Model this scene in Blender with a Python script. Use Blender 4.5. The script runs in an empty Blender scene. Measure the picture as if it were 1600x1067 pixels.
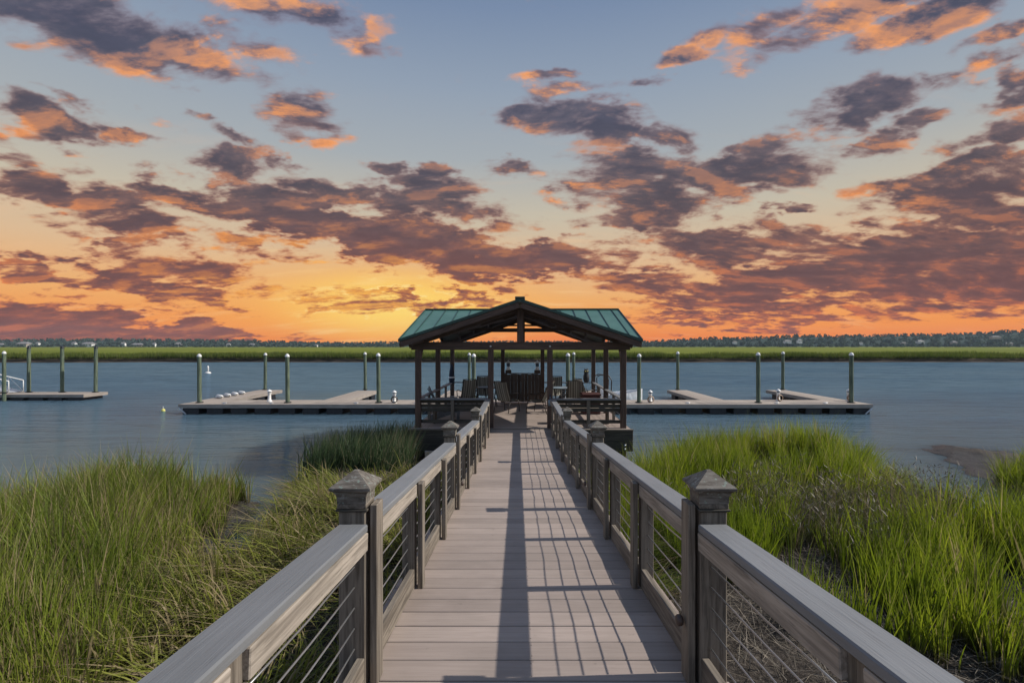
import bpy, bmesh, math, random
import numpy as np
from mathutils import Vector, Matrix, Euler

scene = bpy.context.scene
C = scene.collection
R = math.radians
random.seed(7)
rng = np.random.default_rng(11)

# ------------------------------------------------------------------ camera
# z = 0 is eye height, +y runs down the boardwalk towards the pavilion
cam_d = bpy.data.cameras.new('camera')
cam = bpy.data.objects.new('camera', cam_d)
C.objects.link(cam)
cam.location = (0, 0, 0)
cam.rotation_euler = (R(90), 0, 0)
cam_d.sensor_width = 36
cam_d.lens = 18
cam_d.shift_x = -8.6 / 1600
cam_d.shift_y = 6.5 / 1600
cam_d.clip_start = 0.05
cam_d.clip_end = 8000
scene.camera = cam

# ------------------------------------------------------------------ exposure
scene.view_settings.view_transform = 'Standard'
scene.view_settings.look = 'None'
scene.view_settings.gamma = 1
scene.view_settings.use_curve_mapping = False
scene.view_settings.exposure = 0
scene.cycles.max_bounces = 6
scene.cycles.transparent_max_bounces = 8

SUN_EL, SUN_AZ = R(38.5), R(87)        # azimuth measured from +y towards +x
sun_dir = Vector((math.cos(SUN_EL) * math.sin(SUN_AZ), math.cos(SUN_EL) * math.cos(SUN_AZ), math.sin(SUN_EL)))
sd = bpy.data.lights.new('sun', 'SUN')
sd.energy = 4.9
sd.angle = R(0.6)
sd.color = (1.0, 0.925, 0.83)
so = bpy.data.objects.new('sun', sd)
C.objects.link(so)
so.rotation_euler = sun_dir.to_track_quat('Z', 'Y').to_euler()
so.location = (30, 0, 30)


def lin(r, g, b):
    f = lambda c: (c / 255 / 12.92) if c / 255 <= 0.04045 else ((c / 255 + 0.055) / 1.055) ** 2.4
    return (f(r), f(g), f(b), 1)


class NT:
    """small helper that writes node graphs"""
    def __init__(s, tree):
        s.t = tree
        s.t.nodes.clear()

    def n(s, typ, **kw):
        nd = s.t.nodes.new(typ)
        for k, v in kw.items():
            setattr(nd, k, v)
        return nd

    def put(s, sock, v):
        if isinstance(v, bpy.types.NodeSocket):
            s.t.links.new(v, sock)
        elif v is not None:
            if hasattr(sock.default_value, '__len__') and not hasattr(v, '__len__'):
                v = [v] * len(sock.default_value)
            if hasattr(sock.default_value, '__len__'):
                v = tuple(v)[:len(sock.default_value)]
                if len(v) < len(sock.default_value):
                    v = v + (1,)
            sock.default_value = v

    def m(s, op, a, b=None, c=None, clamp=False):
        nd = s.n('ShaderNodeMath', operation=op)
        nd.use_clamp = clamp
        for i, v in enumerate((a, b, c)):
            if v is not None:
                s.put(nd.inputs[i], v)
        return nd.outputs[0]

    def v(s, op, a, b=None, c=None):
        nd = s.n('ShaderNodeVectorMath', operation=op)
        for i, x in enumerate((a, b, c)):
            if x is not None:
                s.put(nd.inputs[i], x)
        return nd.outputs['Value'] if op in ('LENGTH', 'DOT_PRODUCT', 'DISTANCE') else nd.outputs[0]

    def noise(s, vec, scale, detail=4, rough=.55, dim='3D', dist=0, out='Fac'):
        nd = s.n('ShaderNodeTexNoise', noise_dimensions=dim)
        if vec is not None:
            s.put(nd.inputs['Vector'], vec)
        nd.inputs['Scale'].default_value = scale
        nd.inputs['Detail'].default_value = detail
        nd.inputs['Roughness'].default_value = rough
        nd.inputs['Distortion'].default_value = dist
        return nd.outputs[out]

    def ss(s, x, a, b, lo=0., hi=1.):
        nd = s.n('ShaderNodeMapRange', interpolation_type='SMOOTHSTEP')
        s.put(nd.inputs['Value'], x)
        for k, vv in (('From Min', a), ('From Max', b), ('To Min', lo), ('To Max', hi)):
            s.put(nd.inputs[k], vv)
        return nd.outputs[0]

    def mr(s, x, a, b, lo=0., hi=1.):
        nd = s.n('ShaderNodeMapRange')
        s.put(nd.inputs['Value'], x)
        for k, vv in (('From Min', a), ('From Max', b), ('To Min', lo), ('To Max', hi)):
            s.put(nd.inputs[k], vv)
        return nd.outputs[0]

    def ramp(s, x, stops):
        nd = s.n('ShaderNodeValToRGB')
        s.put(nd.inputs[0], x)
        e = nd.color_ramp.elements
        while len(e) < len(stops):
            e.new(0.5)
        for i, (p, c) in enumerate(stops):
            e[i].position = p
            e[i].color = c if len(c) == 4 else (*c, 1)
        return nd.outputs[0]

    def mix(s, f, a, b, mode='MIX'):
        nd = s.n('ShaderNodeMix', data_type='RGBA', blend_type=mode)
        s.put(nd.inputs[0], f)
        s.put(nd.inputs[6], a)
        s.put(nd.inputs[7], b)
        return nd.outputs[2]

    def sep(s, v):
        nd = s.n('ShaderNodeSeparateXYZ')
        s.put(nd.inputs[0], v)
        return nd.outputs

    def comb(s, x, y, z):
        nd = s.n('ShaderNodeCombineXYZ')
        s.put(nd.inputs[0], x); s.put(nd.inputs[1], y); s.put(nd.inputs[2], z)
        return nd.outputs[0]


# ------------------------------------------------------------------ world: sunset sky with broken cloud
w = bpy.data.worlds.new('World')
scene.world = w
w.use_nodes = True
g = NT(w.node_tree)
d = g.v('NORMALIZE', g.n('ShaderNodeTexCoord').outputs['Generated'])
X, Y, Z = g.sep(d)
az = g.m('ARCTAN2', X, Y)
hor = g.m('SQRT', g.m('ADD', g.m('MULTIPLY', X, X), g.m('MULTIPLY', Y, Y)))
el = g.m('DIVIDE', Z, g.m('MAXIMUM', hor, .02))
ele = g.m('MAXIMUM', el, 0)
zc = g.m('ADD', g.m('MAXIMUM', Z, 0), .25)
P = g.comb(g.m('DIVIDE', X, zc), g.m('DIVIDE', Y, zc), 0)
AE = g.comb(az, ele, 0)
# ragged warp of the cloud banks
wn = g.noise(P, 2.6, 5, .62, out='Color')
warp = g.v('MULTIPLY', g.v('SUBTRACT', wn, (.5, .5, .5)), (.22, .15, 0))
wn2 = g.noise(P, 9, 3, .6, out='Color')
warp2 = g.v('MULTIPLY', g.v('SUBTRACT', wn2, (.5, .5, .5)), (.07, .045, 0))
AEw = g.v('ADD', g.v('ADD', AE, warp), warp2)

BLOBS = [  # photo px: centre x, y, half width, half height, tilt (degrees, clockwise down), weight
 (110,15,300,48,0,1.2,0.12),(270,62,200,36,8,1,0.75),(470,20,130,34,0,.9,0.65),(575,58,42,18,-10,.7,1),(400,60,60,20,0,.6,0.9),
 (62,192,92,26,6,1.15,0.35),(118,163,48,10,0,.5,0.8),(222,172,60,9,6,.5,1),(205,213,80,11,6,.7,0.8),(10,238,50,14,8,.6,1),(150,210,60,7,5,.45,0.9),
 (478,172,75,28,5,.85,0.6),(500,198,48,14,0,.7,0.9),(372,258,75,24,6,1.05,0),(362,208,45,12,12,.7,0),(440,246,50,14,0,.8,0.3),(310,172,40,7,0,.5,0.1),
 (45,290,60,26,18,1.1,0.12),(165,310,95,30,8,1.1,0.15),(195,348,110,32,4,1.2,0.2),(260,295,70,18,12,.9,0.6),(290,290,40,10,10,.6,0.6),
 (480,290,48,17,4,1,0),(560,300,120,20,6,1.1,0.1),(650,315,150,30,6,1.2,0.1),(590,256,48,12,4,.95,0),(665,278,72,15,6,1.05,0),
 (560,362,280,36,7,2.1,0.05),(700,398,190,34,8,2.0,0.05),(820,414,130,28,0,1.9,0.05),(420,400,90,14,6,.8,0.6),(520,345,200,18,6,1),
 (120,432,200,18,4,1.05,0.2),(290,432,120,32,4,1.2,0.15),(330,456,100,15,3,.8,0.6),(172,402,42,8,4,.7),
 (80,500,200,26,6,1.2),(190,525,340,26,4,1.8),(0,520,260,36,0,1.4),(240,486,60,6,2,.5),
 (620,474,90,10,4,.85,0.8),(720,470,75,12,2,.9,0.4),(560,478,130,8,6,.55,0.9),(690,500,60,12,10,.75,0.4),
 (868,120,52,9,0,.7,0.8),(905,140,55,11,0,.55,0.7),(850,152,50,12,-4,.55,0.7),(830,185,55,22,6,1,0.2),(915,200,105,32,4,1.2),(1020,210,70,22,0,.85),
 (1062,80,58,16,-6,1.0,0.3),(1010,132,52,11,-4,.8,0.55),(790,275,40,12,4,.7),
 (1110,42,46,12,-4,.75,1),(1200,25,60,22,-5,.8,1),(1300,28,140,32,-6,1.0,0.8),(1480,18,180,32,-6,1,0.55),(1560,55,110,16,-8,.75,0.6),(1540,105,90,14,-10,.6,0.75),
 (1340,160,88,28,-3,1.1,0),(1400,185,60,16,-8,.85,0),(1280,172,50,12,-6,.5),(1560,205,110,26,-6,1.05,0.1),(1590,130,60,22,-12,.9,0.2),(1330,222,68,18,-3,.9,0.3),(1430,140,50,10,0,.5,0.1),
 (1010,262,140,26,2,1.1,0.15),(1120,268,190,34,-3,1.25,0.1),(930,290,70,24,6,.85,0.75),(1010,310,110,34,6,1.2,0.45),(990,350,90,24,4,1.1),(1130,380,130,34,4,1.2),(1110,312,80,16,-3,.8),
 (1470,280,130,30,-3,1.15,0.5),(1590,285,160,30,-2,1.15,0.3),(1250,320,60,10,-4,1),(1540,330,190,22,-6,.95),(1390,360,60,7,-4,.7),
 (1010,442,85,22,3,1.1),(1130,470,160,18,2,1),(1260,440,240,36,0,1.5),(1420,400,260,38,-3,1.5),(1500,440,320,48,-2,1.4),(1590,380,180,50,-2,1.3),(1250,390,100,18,-3,.9),
 (1110,502,130,13,2,.9),(1270,495,130,13,0,.7),(860,385,70,6,0,.4),(980,400,60,10,4,.5),
]
# cover and warmth of the cloud banks, worked out here on a coarse az / elevation grid
GW, GH, A0, E0, E1 = 760, 320, .95, -.02, .78
ga, ge = np.meshgrid(np.linspace(-A0, A0, GW), np.linspace(E0, E1, GH))
cov = np.full((GH, GW), -1.0); wsum = np.full((GH, GW), 1e-4); hsum = np.zeros((GH, GW))
for bl in BLOBS:
    cx, cy, rx, ry, rot, wt = bl[:6]
    hh = bl[6] if len(bl) > 6 else .08
    x = (cx - 808.6) / 800; z = (540 - cy) / 800
    a = math.atan(x); e = z / math.sqrt(1 + x * x)
    ra = 1.12 * rx / 800 / (1 + x * x); re = 1.25 * ry / 800 / math.sqrt(1 + x * x)
    c, s_ = math.cos(R(rot)), math.sin(R(rot))
    u = (c * (ga - a) - s_ * (ge - e)) / ra
    v_ = (s_ * (ga - a) + c * (ge - e)) / re
    L = np.sqrt(u * u + v_ * v_)
    cov = np.maximum(cov, np.minimum(wt * (1 - L), .55 * wt))
    k = np.exp(-L * L * 1.4)
    wsum += k; hsum += k * (hh + .22 * np.clip(-v_, -1, 1))
hotm = np.clip(hsum / wsum, 0, 1)
pix = np.zeros((GH, GW, 4), np.float32)
pix[..., 0] = cov * .5 + .5; pix[..., 1] = hotm; pix[..., 3] = 1
ci = bpy.data.images.new('cloud_cover', GW, GH, float_buffer=True, alpha=False)
ci.colorspace_settings.name = 'Non-Color'
ci.pixels.foreach_set(pix.ravel())
ci.update()
ci.pack()
cuv = g.v('ADD', g.v('MULTIPLY', AEw, (1 / (2 * A0), 1 / (E1 - E0), 0)), (.5, -E0 / (E1 - E0), 0))
ti = g.n('ShaderNodeTexImage', interpolation='Cubic', extension='EXTEND')
ti.image = ci
g.put(ti.inputs[0], cuv)
cr = g.n('ShaderNodeSeparateColor')
g.put(cr.inputs[0], ti.outputs[0])
F = g.m('MULTIPLY_ADD', cr.outputs[0], 2, -1)
HOT = cr.outputs[1]
# beyond the picture the same broken cloud goes on
side = g.ss(g.m('ABSOLUTE', az), .76, .95)
top = g.ss(ele, .66, .85)
F = g.m('MAXIMUM', F, g.mr(g.m('MAXIMUM', side, top), 0, 1, -.46, -.16))
PS = g.v('MULTIPLY', P, (.74, 1.15, 1))
sw = g.v('MULTIPLY', g.v('SUBTRACT', g.noise(P, 1.6, 3, .5, out='Color'), (.5, .5, .5)), (.22, .22, 0))
PS = g.v('ADD', PS, sw)
n1 = g.noise(PS, 6.6, 8, .60)
n2 = g.noise(g.v('ADD', PS, (-.01, .10, 0)), 6.6, 6, .60)
dens = g.m('ADD', F, g.m('MULTIPLY', g.m('SUBTRACT', n1, .5), 2.5))
alpha = g.ss(dens, -.10, .42)
core = g.ss(dens, .10, .62)
lit = g.m('MULTIPLY_ADD', g.m('SUBTRACT', n1, n2), 5.5, .18, clamp=True)
# clear sky
sky = g.ramp(ele, [
    (0.0, lin(236, 116, 52)), (.035, lin(244, 148, 66)), (.09, lin(238, 174, 106)), (.165, lin(220, 186, 148)),
    (.25, lin(198, 188, 168)), (.36, lin(166, 173, 178)), (.50, lin(146, 160, 178)), (.66, lin(122, 141, 170)), (1.0, lin(92, 116, 154))])
nish = g.n('ShaderNodeTexSky', sky_type='NISHITA')
nish.sun_disc = False
nish.sun_elevation = SUN_EL
nish.sun_rotation = SUN_AZ
nish_c = g.v('MULTIPLY', nish.outputs[0], (.075, .075, .075))
# away from the sunset the low sky turns to pale blue day
away = g.ss(g.m('ABSOLUTE', az), .85, 1.9)
sky = g.mix(away, sky, g.ramp(ele, [(0., lin(176, 178, 186)), (.3, lin(160, 176, 196)), (1.0, lin(122, 148, 188))]))
sky = g.mix(g.ss(ele, .72, 1.6), sky, lin(126, 154, 196))
upper = g.ss(ele, .4, 1.4, 0, .25)
sky = g.mix(upper, sky, nish_c)
# glow of the low sun, left of the pavilion roof
mp = g.n('ShaderNodeMapping', vector_type='TEXTURE')
g.put(mp.inputs['Vector'], AE)
mp.inputs['Location'].default_value = (-.235, .075, 0)
mp.inputs['Scale'].default_value = (.36, .115, 1)
gl = g.v('LENGTH', mp.outputs[0])
glow = g.ss(gl, 1.15, 0, 0, 1)
near = g.ss(gl, 1.9, .1, 0, 1)
tight = g.ss(gl, .75, 0, 0, 1)
sky = g.mix(g.m('MULTIPLY', glow, .8), sky, lin(255, 184, 80))
sky = g.mix(g.m('MULTIPLY', tight, .95), sky, lin(255, 218, 112))
# faint high streaks
st = g.noise(g.v('MULTIPLY', P, (.6, 2.4, 1)), 3, 5, .6)
streak = g.m('MULTIPLY', g.ss(st, .52, .75), g.ss(ele, .5, .0, 0, .45))
sky = g.mix(streak, sky, g.mix(near, lin(240, 190, 150), lin(255, 222, 150)))
corec = g.ramp(ele, [(0., lin(134, 76, 66)), (.06, lin(122, 82, 78)), (.15, lin(108, 84, 84)), (.28, lin(94, 86, 92)), (.45, lin(86, 88, 104)), (.7, lin(76, 82, 104))])
edgec = g.mix(near, g.ramp(ele, [(0., lin(196, 96, 62)), (.2, lin(170, 116, 96)), (.36, lin(150, 124, 122)), (.6, lin(132, 126, 144))]), lin(214, 118, 62))
hotc = g.mix(near, g.ramp(ele, [(0., lin(246, 126, 58)), (.25, lin(246, 156, 90)), (.6, lin(248, 168, 106))]), lin(255, 190, 84))
corec = g.mix(g.ss(n2, .35, .68, .0, .45), corec, g.v('MULTIPLY', corec, (.6, .62, .74)))
corec = g.mix(g.m('MULTIPLY', near, .22), corec, lin(170, 92, 66))
corec = g.mix(g.m('MULTIPLY', lit, .32), corec, edgec)
fine = g.noise(PS, 17, 5, .6)
corec = g.mix(g.ss(fine, .42, .62, 0, .28), corec, g.v('MULTIPLY', corec, (1.35, 1.3, 1.28)))
hotc = g.mix(g.m('MULTIPLY', g.ss(lit, .75, .1), .55), hotc, edgec)
hotc = g.mix(g.ss(fine, .42, .62, .35, 0), hotc, edgec)
ecore = g.mix(core, edgec, corec)
hot = g.m('ADD', g.m('MULTIPLY', HOT, 1.0), g.m('MULTIPLY_ADD', lit, 1.05, -.64))
hot = g.m('MULTIPLY', g.ss(hot, .0, 1.05), g.ss(dens, 1.0, .2, .4, 1))
ccol = g.mix(hot, ecore, hotc)
# brilliant rim where a bank ends just above the hidden sun
rim = g.m('MULTIPLY', g.m('MULTIPLY', g.ss(dens, .30, .1), g.ss(dens, -.22, .04)), g.m('MULTIPLY', tight, 1.1), clamp=True)
col = g.mix(g.m('MULTIPLY', alpha, g.ss(dens, -.05, .5, .55, 1)), sky, ccol)
col = g.mix(g.m('MULTIPLY', rim, g.ss(lit, .25, .6)), col, lin(255, 226, 150))
# below the horizon: the dim warm reflection of the same sky
col = g.mix(g.ss(Z, -.004, -.012), col, lin(70, 68, 62))
bg = g.n('ShaderNodeBackground')
g.put(bg.inputs['Color'], col)
bg.inputs['Strength'].default_value = 1.0
out = g.n('ShaderNodeOutputWorld')
w.node_tree.links.new(bg.outputs[0], out.inputs[0])
w.cycles.sampling_method = 'MANUAL'
w.cycles.sample_map_resolution = 512


# ------------------------------------------------------------------ materials
def new_mat(name):
    m = bpy.data.materials.new(name)
    m.use_nodes = True
    return m, NT(m.node_tree)


def finish(m, k, color, rough=.6, bump=None, bstr=.3, bdist=.01, metal=0, spec=.5, shader=None):
    p = k.n('ShaderNodeBsdfPrincipled')
    k.put(p.inputs['Base Color'], color)
    k.put(p.inputs['Roughness'], rough)
    p.inputs['Metallic'].default_value = metal
    p.inputs['Specular IOR Level'].default_value = spec
    if bump is not None:
        b = k.n('ShaderNodeBump')
        b.inputs['Strength'].default_value = bstr
        b.inputs['Distance'].default_value = bdist
        k.put(b.inputs['Height'], bump)
        k.t.links.new(b.outputs[0], p.inputs['Normal'])
    o = k.n('ShaderNodeOutputMaterial')
    k.t.links.new(p.outputs[0], o.inputs[0])
    return m


def rnd_coord(k):
    tc = k.n('ShaderNodeTexCoord').outputs['Object']
    rn = k.n('ShaderNodeObjectInfo').outputs['Random']
    off = k.comb(k.m('MULTIPLY', rn, 37), k.m('MULTIPLY', rn, 91), k.m('MULTIPLY', rn, 53))
    return k.v('ADD', tc, off), rn


_wood = {}
WOODS = {  # light, dark, crack, roughness, grain strength
    'weathered': ((.215, .184, .148), (.088, .073, .057), (.032, .027, .021), .8),
    'pale': ((.36, .315, .265), (.18, .155, .128), (.07, .06, .05), .8),
    'cap': ((.188, .198, .210), (.170, .178, .188), (.13, .132, .135), .62),
    'stained': ((.115, .066, .046), (.050, .029, .021), (.008, .006, .005), .6),
    'boards': ((.075, .066, .05), (.03, .026, .02), (.01, .009, .008), .75),
    'deck': ((.350, .288, .252), (.31, .253, .22), (.22, .18, .155), .6),
    'dockwood': ((.36, .31, .265), (.22, .19, .16), (.09, .08, .07), .75),
    'screen': ((.105, .074, .056), (.048, .034, .026), (.008, .007, .006), .7),
}


def wood(kind, axis):
    key = (kind, axis)
    if key in _wood:
        return _wood[key]
    m, k = new_mat('wood_%s_%s' % (kind, 'xyz'[axis]))
    L, D, K, ro = WOODS[kind]
    co, rn = rnd_coord(k)
    sc = [26, 26, 26]
    sc[axis] = 1.3
    g1 = k.noise(k.v('MULTIPLY', co, sc), 1.6, 5, .62, dist=.6)
    sc2 = [120, 120, 120]
    sc2[axis] = 4
    g2 = k.noise(k.v('MULTIPLY', co, sc2), 1.2, 3, .6)
    big = k.noise(co, 2.2, 3, .55)
    c = k.mix(k.ss(g1, .33, .66), D, L)
    c = k.mix(k.ss(g2, .40, .26, 0, .8), c, K)
    c = k.mix(k.ss(big, .35, .7, 0, .3), c, k.v('MULTIPLY', c, (.62, .64, .62)))
    val = k.mr(rn, 0, 1, .86, 1.12)
    c = k.v('MULTIPLY', c, k.comb(val, val, val))
    kn = k.n('ShaderNodeTexVoronoi', feature='F1')
    kv = [3.2, 3.2, 3.2]
    kv[axis] = 1.1
    k.put(kn.inputs['Vector'], k.v('MULTIPLY', co, kv))
    if kind != 'deck' and kind != 'cap':
        c = k.mix(k.ss(kn.outputs['Distance'], .07, .03, 0, .75), c, K)
    if kind == 'deck':
        tcx, tcy, _ = k.sep(k.n('ShaderNodeTexCoord').outputs['Object'])
        q = k.m('ABSOLUTE', k.m('SUBTRACT', k.m('ABSOLUTE', k.m('SUBTRACT', k.m('ABSOLUTE', tcx), .43)), .43))
        p_ = k.m('ABSOLUTE', k.m('SUBTRACT', k.m('ABSOLUTE', tcy), .058))
        sc_ = k.ss(k.m('ADD', k.m('MULTIPLY', q, q), k.m('MULTIPLY', p_, p_)), .00003, .00001)
        c = k.mix(k.m('MULTIPLY', sc_, .8), c, (.05, .04, .035))
        wp = k.n('ShaderNodeNewGeometry').outputs['Position']
        c = k.mix(k.ss(k.noise(wp, 1.1, 6, .65), .5, .72, 0, .28), c, (.16, .13, .11))
        c = k.mix(k.ss(k.noise(wp, 9, 4, .6), .66, .74, 0, .5), c, (.17, .14, .12))
        c = k.mix(k.ss(k.noise(wp, 5.3, 2, .5), .765, .785, 0, .6), c, (.55, .52, .48))
    _wood[key] = finish(m, k, c, ro, k.m('ADD', g1, k.m('MULTIPLY', g2, .7)), .5 if kind != 'deck' else .2, .004)
    return _wood[key]


def plain(name, col, rough=.5, metal=0, var=.25, scale=6, spec=.5, bstr=.15):
    m, k = new_mat(name)
    co, rn = rnd_coord(k)
    n_ = k.noise(co, scale, 5, .6)
    c = k.mix(k.ss(n_, .3, .7), tuple(x * (1 - var) for x in col), tuple(min(1, x * (1 + var * .6)) for x in col))
    return finish(m, k, c, rough, n_, bstr, .004, metal, spec)


M = {
    'white': plain('white_plastic', (.72, .72, .7), .45),
    'aluminium': plain('mill_aluminium', (.62, .65, .68), .4, .7, .12),
    'cable': plain('steel_cable', (.42, .43, .44), .38, .8, .15),
    'float': plain('black_float_tub', (.012, .014, .018), .45, 0, .4),
    'dark_metal': plain('dark_bronze_metal', (.03, .025, .022), .4, .3, .2),
    'maroon': plain('maroon_wicker', (.075, .022, .02), .7, 0, .4, 60),
    'navy': plain('navy_cloth', (.02, .03, .055), .85, 0, .3),
    'bluegrey': plain('pale_blue_plastic', (.2, .27, .33), .5),
    'black': plain('black_plastic', (.015, .015, .016), .5),
    'yellow': plain('yellow_buoy_plastic', (.65, .6, .16), .45),
    'red': plain('red_plastic', (.5, .05, .04), .45),
    'glass': plain('dark_lantern_glass', (.03, .05, .08), .12, 0, .1),
    'hullwhite': plain('white_gelcoat', (.7, .71, .72), .25),
    'hose': plain('tan_hose', (.36, .25, .17), .6),
    'grey': plain('grey_painted_wood', (.16, .17, .18), .7, 0, .3, 10),
    'roofgrey': plain('far_house_roof', (.22, .21, .21), .8),
    'housewhite': plain('far_house_wall', (.8, .8, .78), .7),
    'housebeige': plain('far_house_beige_wall', (.42, .36, .31), .7),
    'darkwin': plain('far_house_glass', (.04, .05, .06), .2),
    'hazel': plain('light_housing', (.075, .05, .04), .5),
}

# green standing seam metal
m, k = new_mat('green_metal_roofing')
co, rn = rnd_coord(k)
a_ = k.noise(co, 1.3, 5, .6)
b_ = k.noise(k.v('MULTIPLY', co, (30, 3, 3)), 1, 4, .6)
c = k.mix(k.ss(a_, .3, .7), (.050, .135, .108), (.078, .178, .146))
c = k.mix(k.ss(b_, .55, .8, 0, .35), c, (.17, .24, .22))
M['roof'] = finish(m, k, c, .42, a_, .2, .01, .15)
M['rooftrim'] = plain('dark_green_trim', (.022, .06, .05), .4, .2, .2)

# composite cap rail and cracked lichen post cap
m, k = new_mat('weathered_post_cap')
co, rn = rnd_coord(k)
a_ = k.noise(co, 14, 6, .7)
b_ = k.noise(k.v('MULTIPLY', co, (6, 30, 30)), 1.5, 5, .7)
c = k.mix(k.ss(b_, .35, .65), (.072, .060, .048), (.165, .150, .128))
c = k.mix(k.ss(a_, .56, .66, 0, .7), c, (.27, .285, .265))
c = k.mix(k.ss(k.noise(co, 40, 3, .6), .6, .68, 0, .7), c, (.2, .26, .22))
M['postcap'] = finish(m, k, c, .8, k.m('ADD', a_, b_), .6, .004)

# piles: green treated timber, darker and muddy near the water
m, k = new_mat('green_treated_pile')
tc = k.n('ShaderNodeTexCoord').outputs['Object']
rn = k.n('ShaderNodeObjectInfo').outputs['Random']
co = k.v('ADD', tc, k.comb(k.m('MULTIPLY', rn, 9), 0, k.m('MULTIPLY', rn, 31)))
a_ = k.noise(k.v('MULTIPLY', co, (14, 14, 1.2)), 1.4, 5, .65)
c = k.mix(k.ss(a_, .3, .7), (.04, .058, .038), (.135, .17, .11))
zz = k.sep(tc)[2]
wet = k.ss(k.m('ADD', zz, k.m('MULTIPLY', a_, .5)), 1.15, .55)
c = k.mix(wet, c, (.05, .042, .03))
M['pile'] = finish(m, k, c, .8, a_, .5, .006)

# sling fabric with stripes
m, k = new_mat('striped_sling_fabric')
tc = k.n('ShaderNodeTexCoord').outputs['Object']
x_ = k.sep(tc)[0]
s_ = k.m('SINE', k.m('MULTIPLY', x_, 78))
c = k.mix(k.ss(s_, -.2, .5), (.18, .172, .145), (.40, .385, .33))
c = k.mix(k.ss(k.m('SINE', k.m('MULTIPLY', x_, 31)), .6, .9, 0, .7), c, (.12, .11, .09))
p = k.n('ShaderNodeBsdfPrincipled')
k.put(p.inputs['Base Color'], c)
p.inputs['Roughness'].default_value = .8
tr = k.n('ShaderNodeBsdfTranslucent')
k.put(tr.inputs[0], c)
mx = k.n('ShaderNodeMixShader')
mx.inputs[0].default_value = .2
k.t.links.new(p.outputs[0], mx.inputs[1]); k.t.links.new(tr.outputs[0], mx.inputs[2])
o_ = k.n('ShaderNodeOutputMaterial'); k.t.links.new(mx.outputs[0], o_.inputs[0])
M['sling'] = m

# foliage of the far woods
def leafmat(name, c0, c1, trans=.25, dry=(.2, .15, .07)):
    m, k = new_mat(name)
    at = k.n('ShaderNodeAttribute', attribute_name='tint').outputs['Fac']
    c = k.ramp(at, [(0, c0), (1, c1)])
    df = k.n('ShaderNodeBsdfDiffuse'); k.put(df.inputs[0], c)
    tr = k.n('ShaderNodeBsdfTranslucent'); k.put(tr.inputs[0], c)
    mx = k.n('ShaderNodeMixShader'); mx.inputs[0].default_value = trans
    k.t.links.new(df.outputs[0], mx.inputs[1]); k.t.links.new(tr.outputs[0], mx.inputs[2])
    o_ = k.n('ShaderNodeOutputMaterial'); k.t.links.new(mx.outputs[0], o_.inputs[0])
    return m
M['wood_leaf'] = leafmat('far_woodland_foliage', (.036, .062, .056), (.080, .118, .092), .3)


def grassmat(name, greens, dry, base, dryshare=.2, trans=.4, tipdry=.3):
    m, k = new_mat(name)
    at = k.n('ShaderNodeAttribute', attribute_name='tint').outputs['Fac']
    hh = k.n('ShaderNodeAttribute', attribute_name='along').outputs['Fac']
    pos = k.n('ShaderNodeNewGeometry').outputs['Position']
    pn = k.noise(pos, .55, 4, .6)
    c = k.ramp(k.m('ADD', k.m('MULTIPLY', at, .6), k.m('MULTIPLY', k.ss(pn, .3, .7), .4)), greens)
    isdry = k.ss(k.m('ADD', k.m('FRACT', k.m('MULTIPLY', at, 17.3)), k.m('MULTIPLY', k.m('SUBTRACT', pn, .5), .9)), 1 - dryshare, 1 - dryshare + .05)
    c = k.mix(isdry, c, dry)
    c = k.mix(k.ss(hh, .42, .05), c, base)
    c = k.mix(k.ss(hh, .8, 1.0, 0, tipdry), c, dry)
    p = k.n('ShaderNodeBsdfPrincipled'); k.put(p.inputs['Base Color'], c)
    p.inputs['Roughness'].default_value = .55; p.inputs['Specular IOR Level'].default_value = .3
    tr = k.n('ShaderNodeBsdfTranslucent'); k.put(tr.inputs[0], c)
    mx = k.n('ShaderNodeMixShader'); mx.inputs[0].default_value = trans
    k.t.links.new(p.outputs[0], mx.inputs[1]); k.t.links.new(tr.outputs[0], mx.inputs[2])
    o_ = k.n('ShaderNodeOutputMaterial'); k.t.links.new(mx.outputs[0], o_.inputs[0])
    return m


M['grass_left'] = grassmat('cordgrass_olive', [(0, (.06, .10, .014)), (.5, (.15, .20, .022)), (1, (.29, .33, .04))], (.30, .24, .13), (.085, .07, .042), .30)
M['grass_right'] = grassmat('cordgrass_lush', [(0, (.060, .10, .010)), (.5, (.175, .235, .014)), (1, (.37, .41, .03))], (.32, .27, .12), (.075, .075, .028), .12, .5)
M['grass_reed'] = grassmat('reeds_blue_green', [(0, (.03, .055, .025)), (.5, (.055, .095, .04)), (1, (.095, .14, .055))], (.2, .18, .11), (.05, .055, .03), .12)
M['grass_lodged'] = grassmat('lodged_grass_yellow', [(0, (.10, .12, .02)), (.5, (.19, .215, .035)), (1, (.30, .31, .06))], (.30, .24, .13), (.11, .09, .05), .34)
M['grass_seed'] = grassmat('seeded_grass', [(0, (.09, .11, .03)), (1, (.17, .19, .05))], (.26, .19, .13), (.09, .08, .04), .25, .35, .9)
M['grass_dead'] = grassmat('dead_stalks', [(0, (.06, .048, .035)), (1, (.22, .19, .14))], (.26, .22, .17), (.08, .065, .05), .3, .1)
M['grass_far'] = grassmat('far_marsh_grass', [(0, (.055, .085, .010)), (1, (.13, .175, .022))], (.16, .14, .06), (.035, .034, .014), .08)

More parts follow.
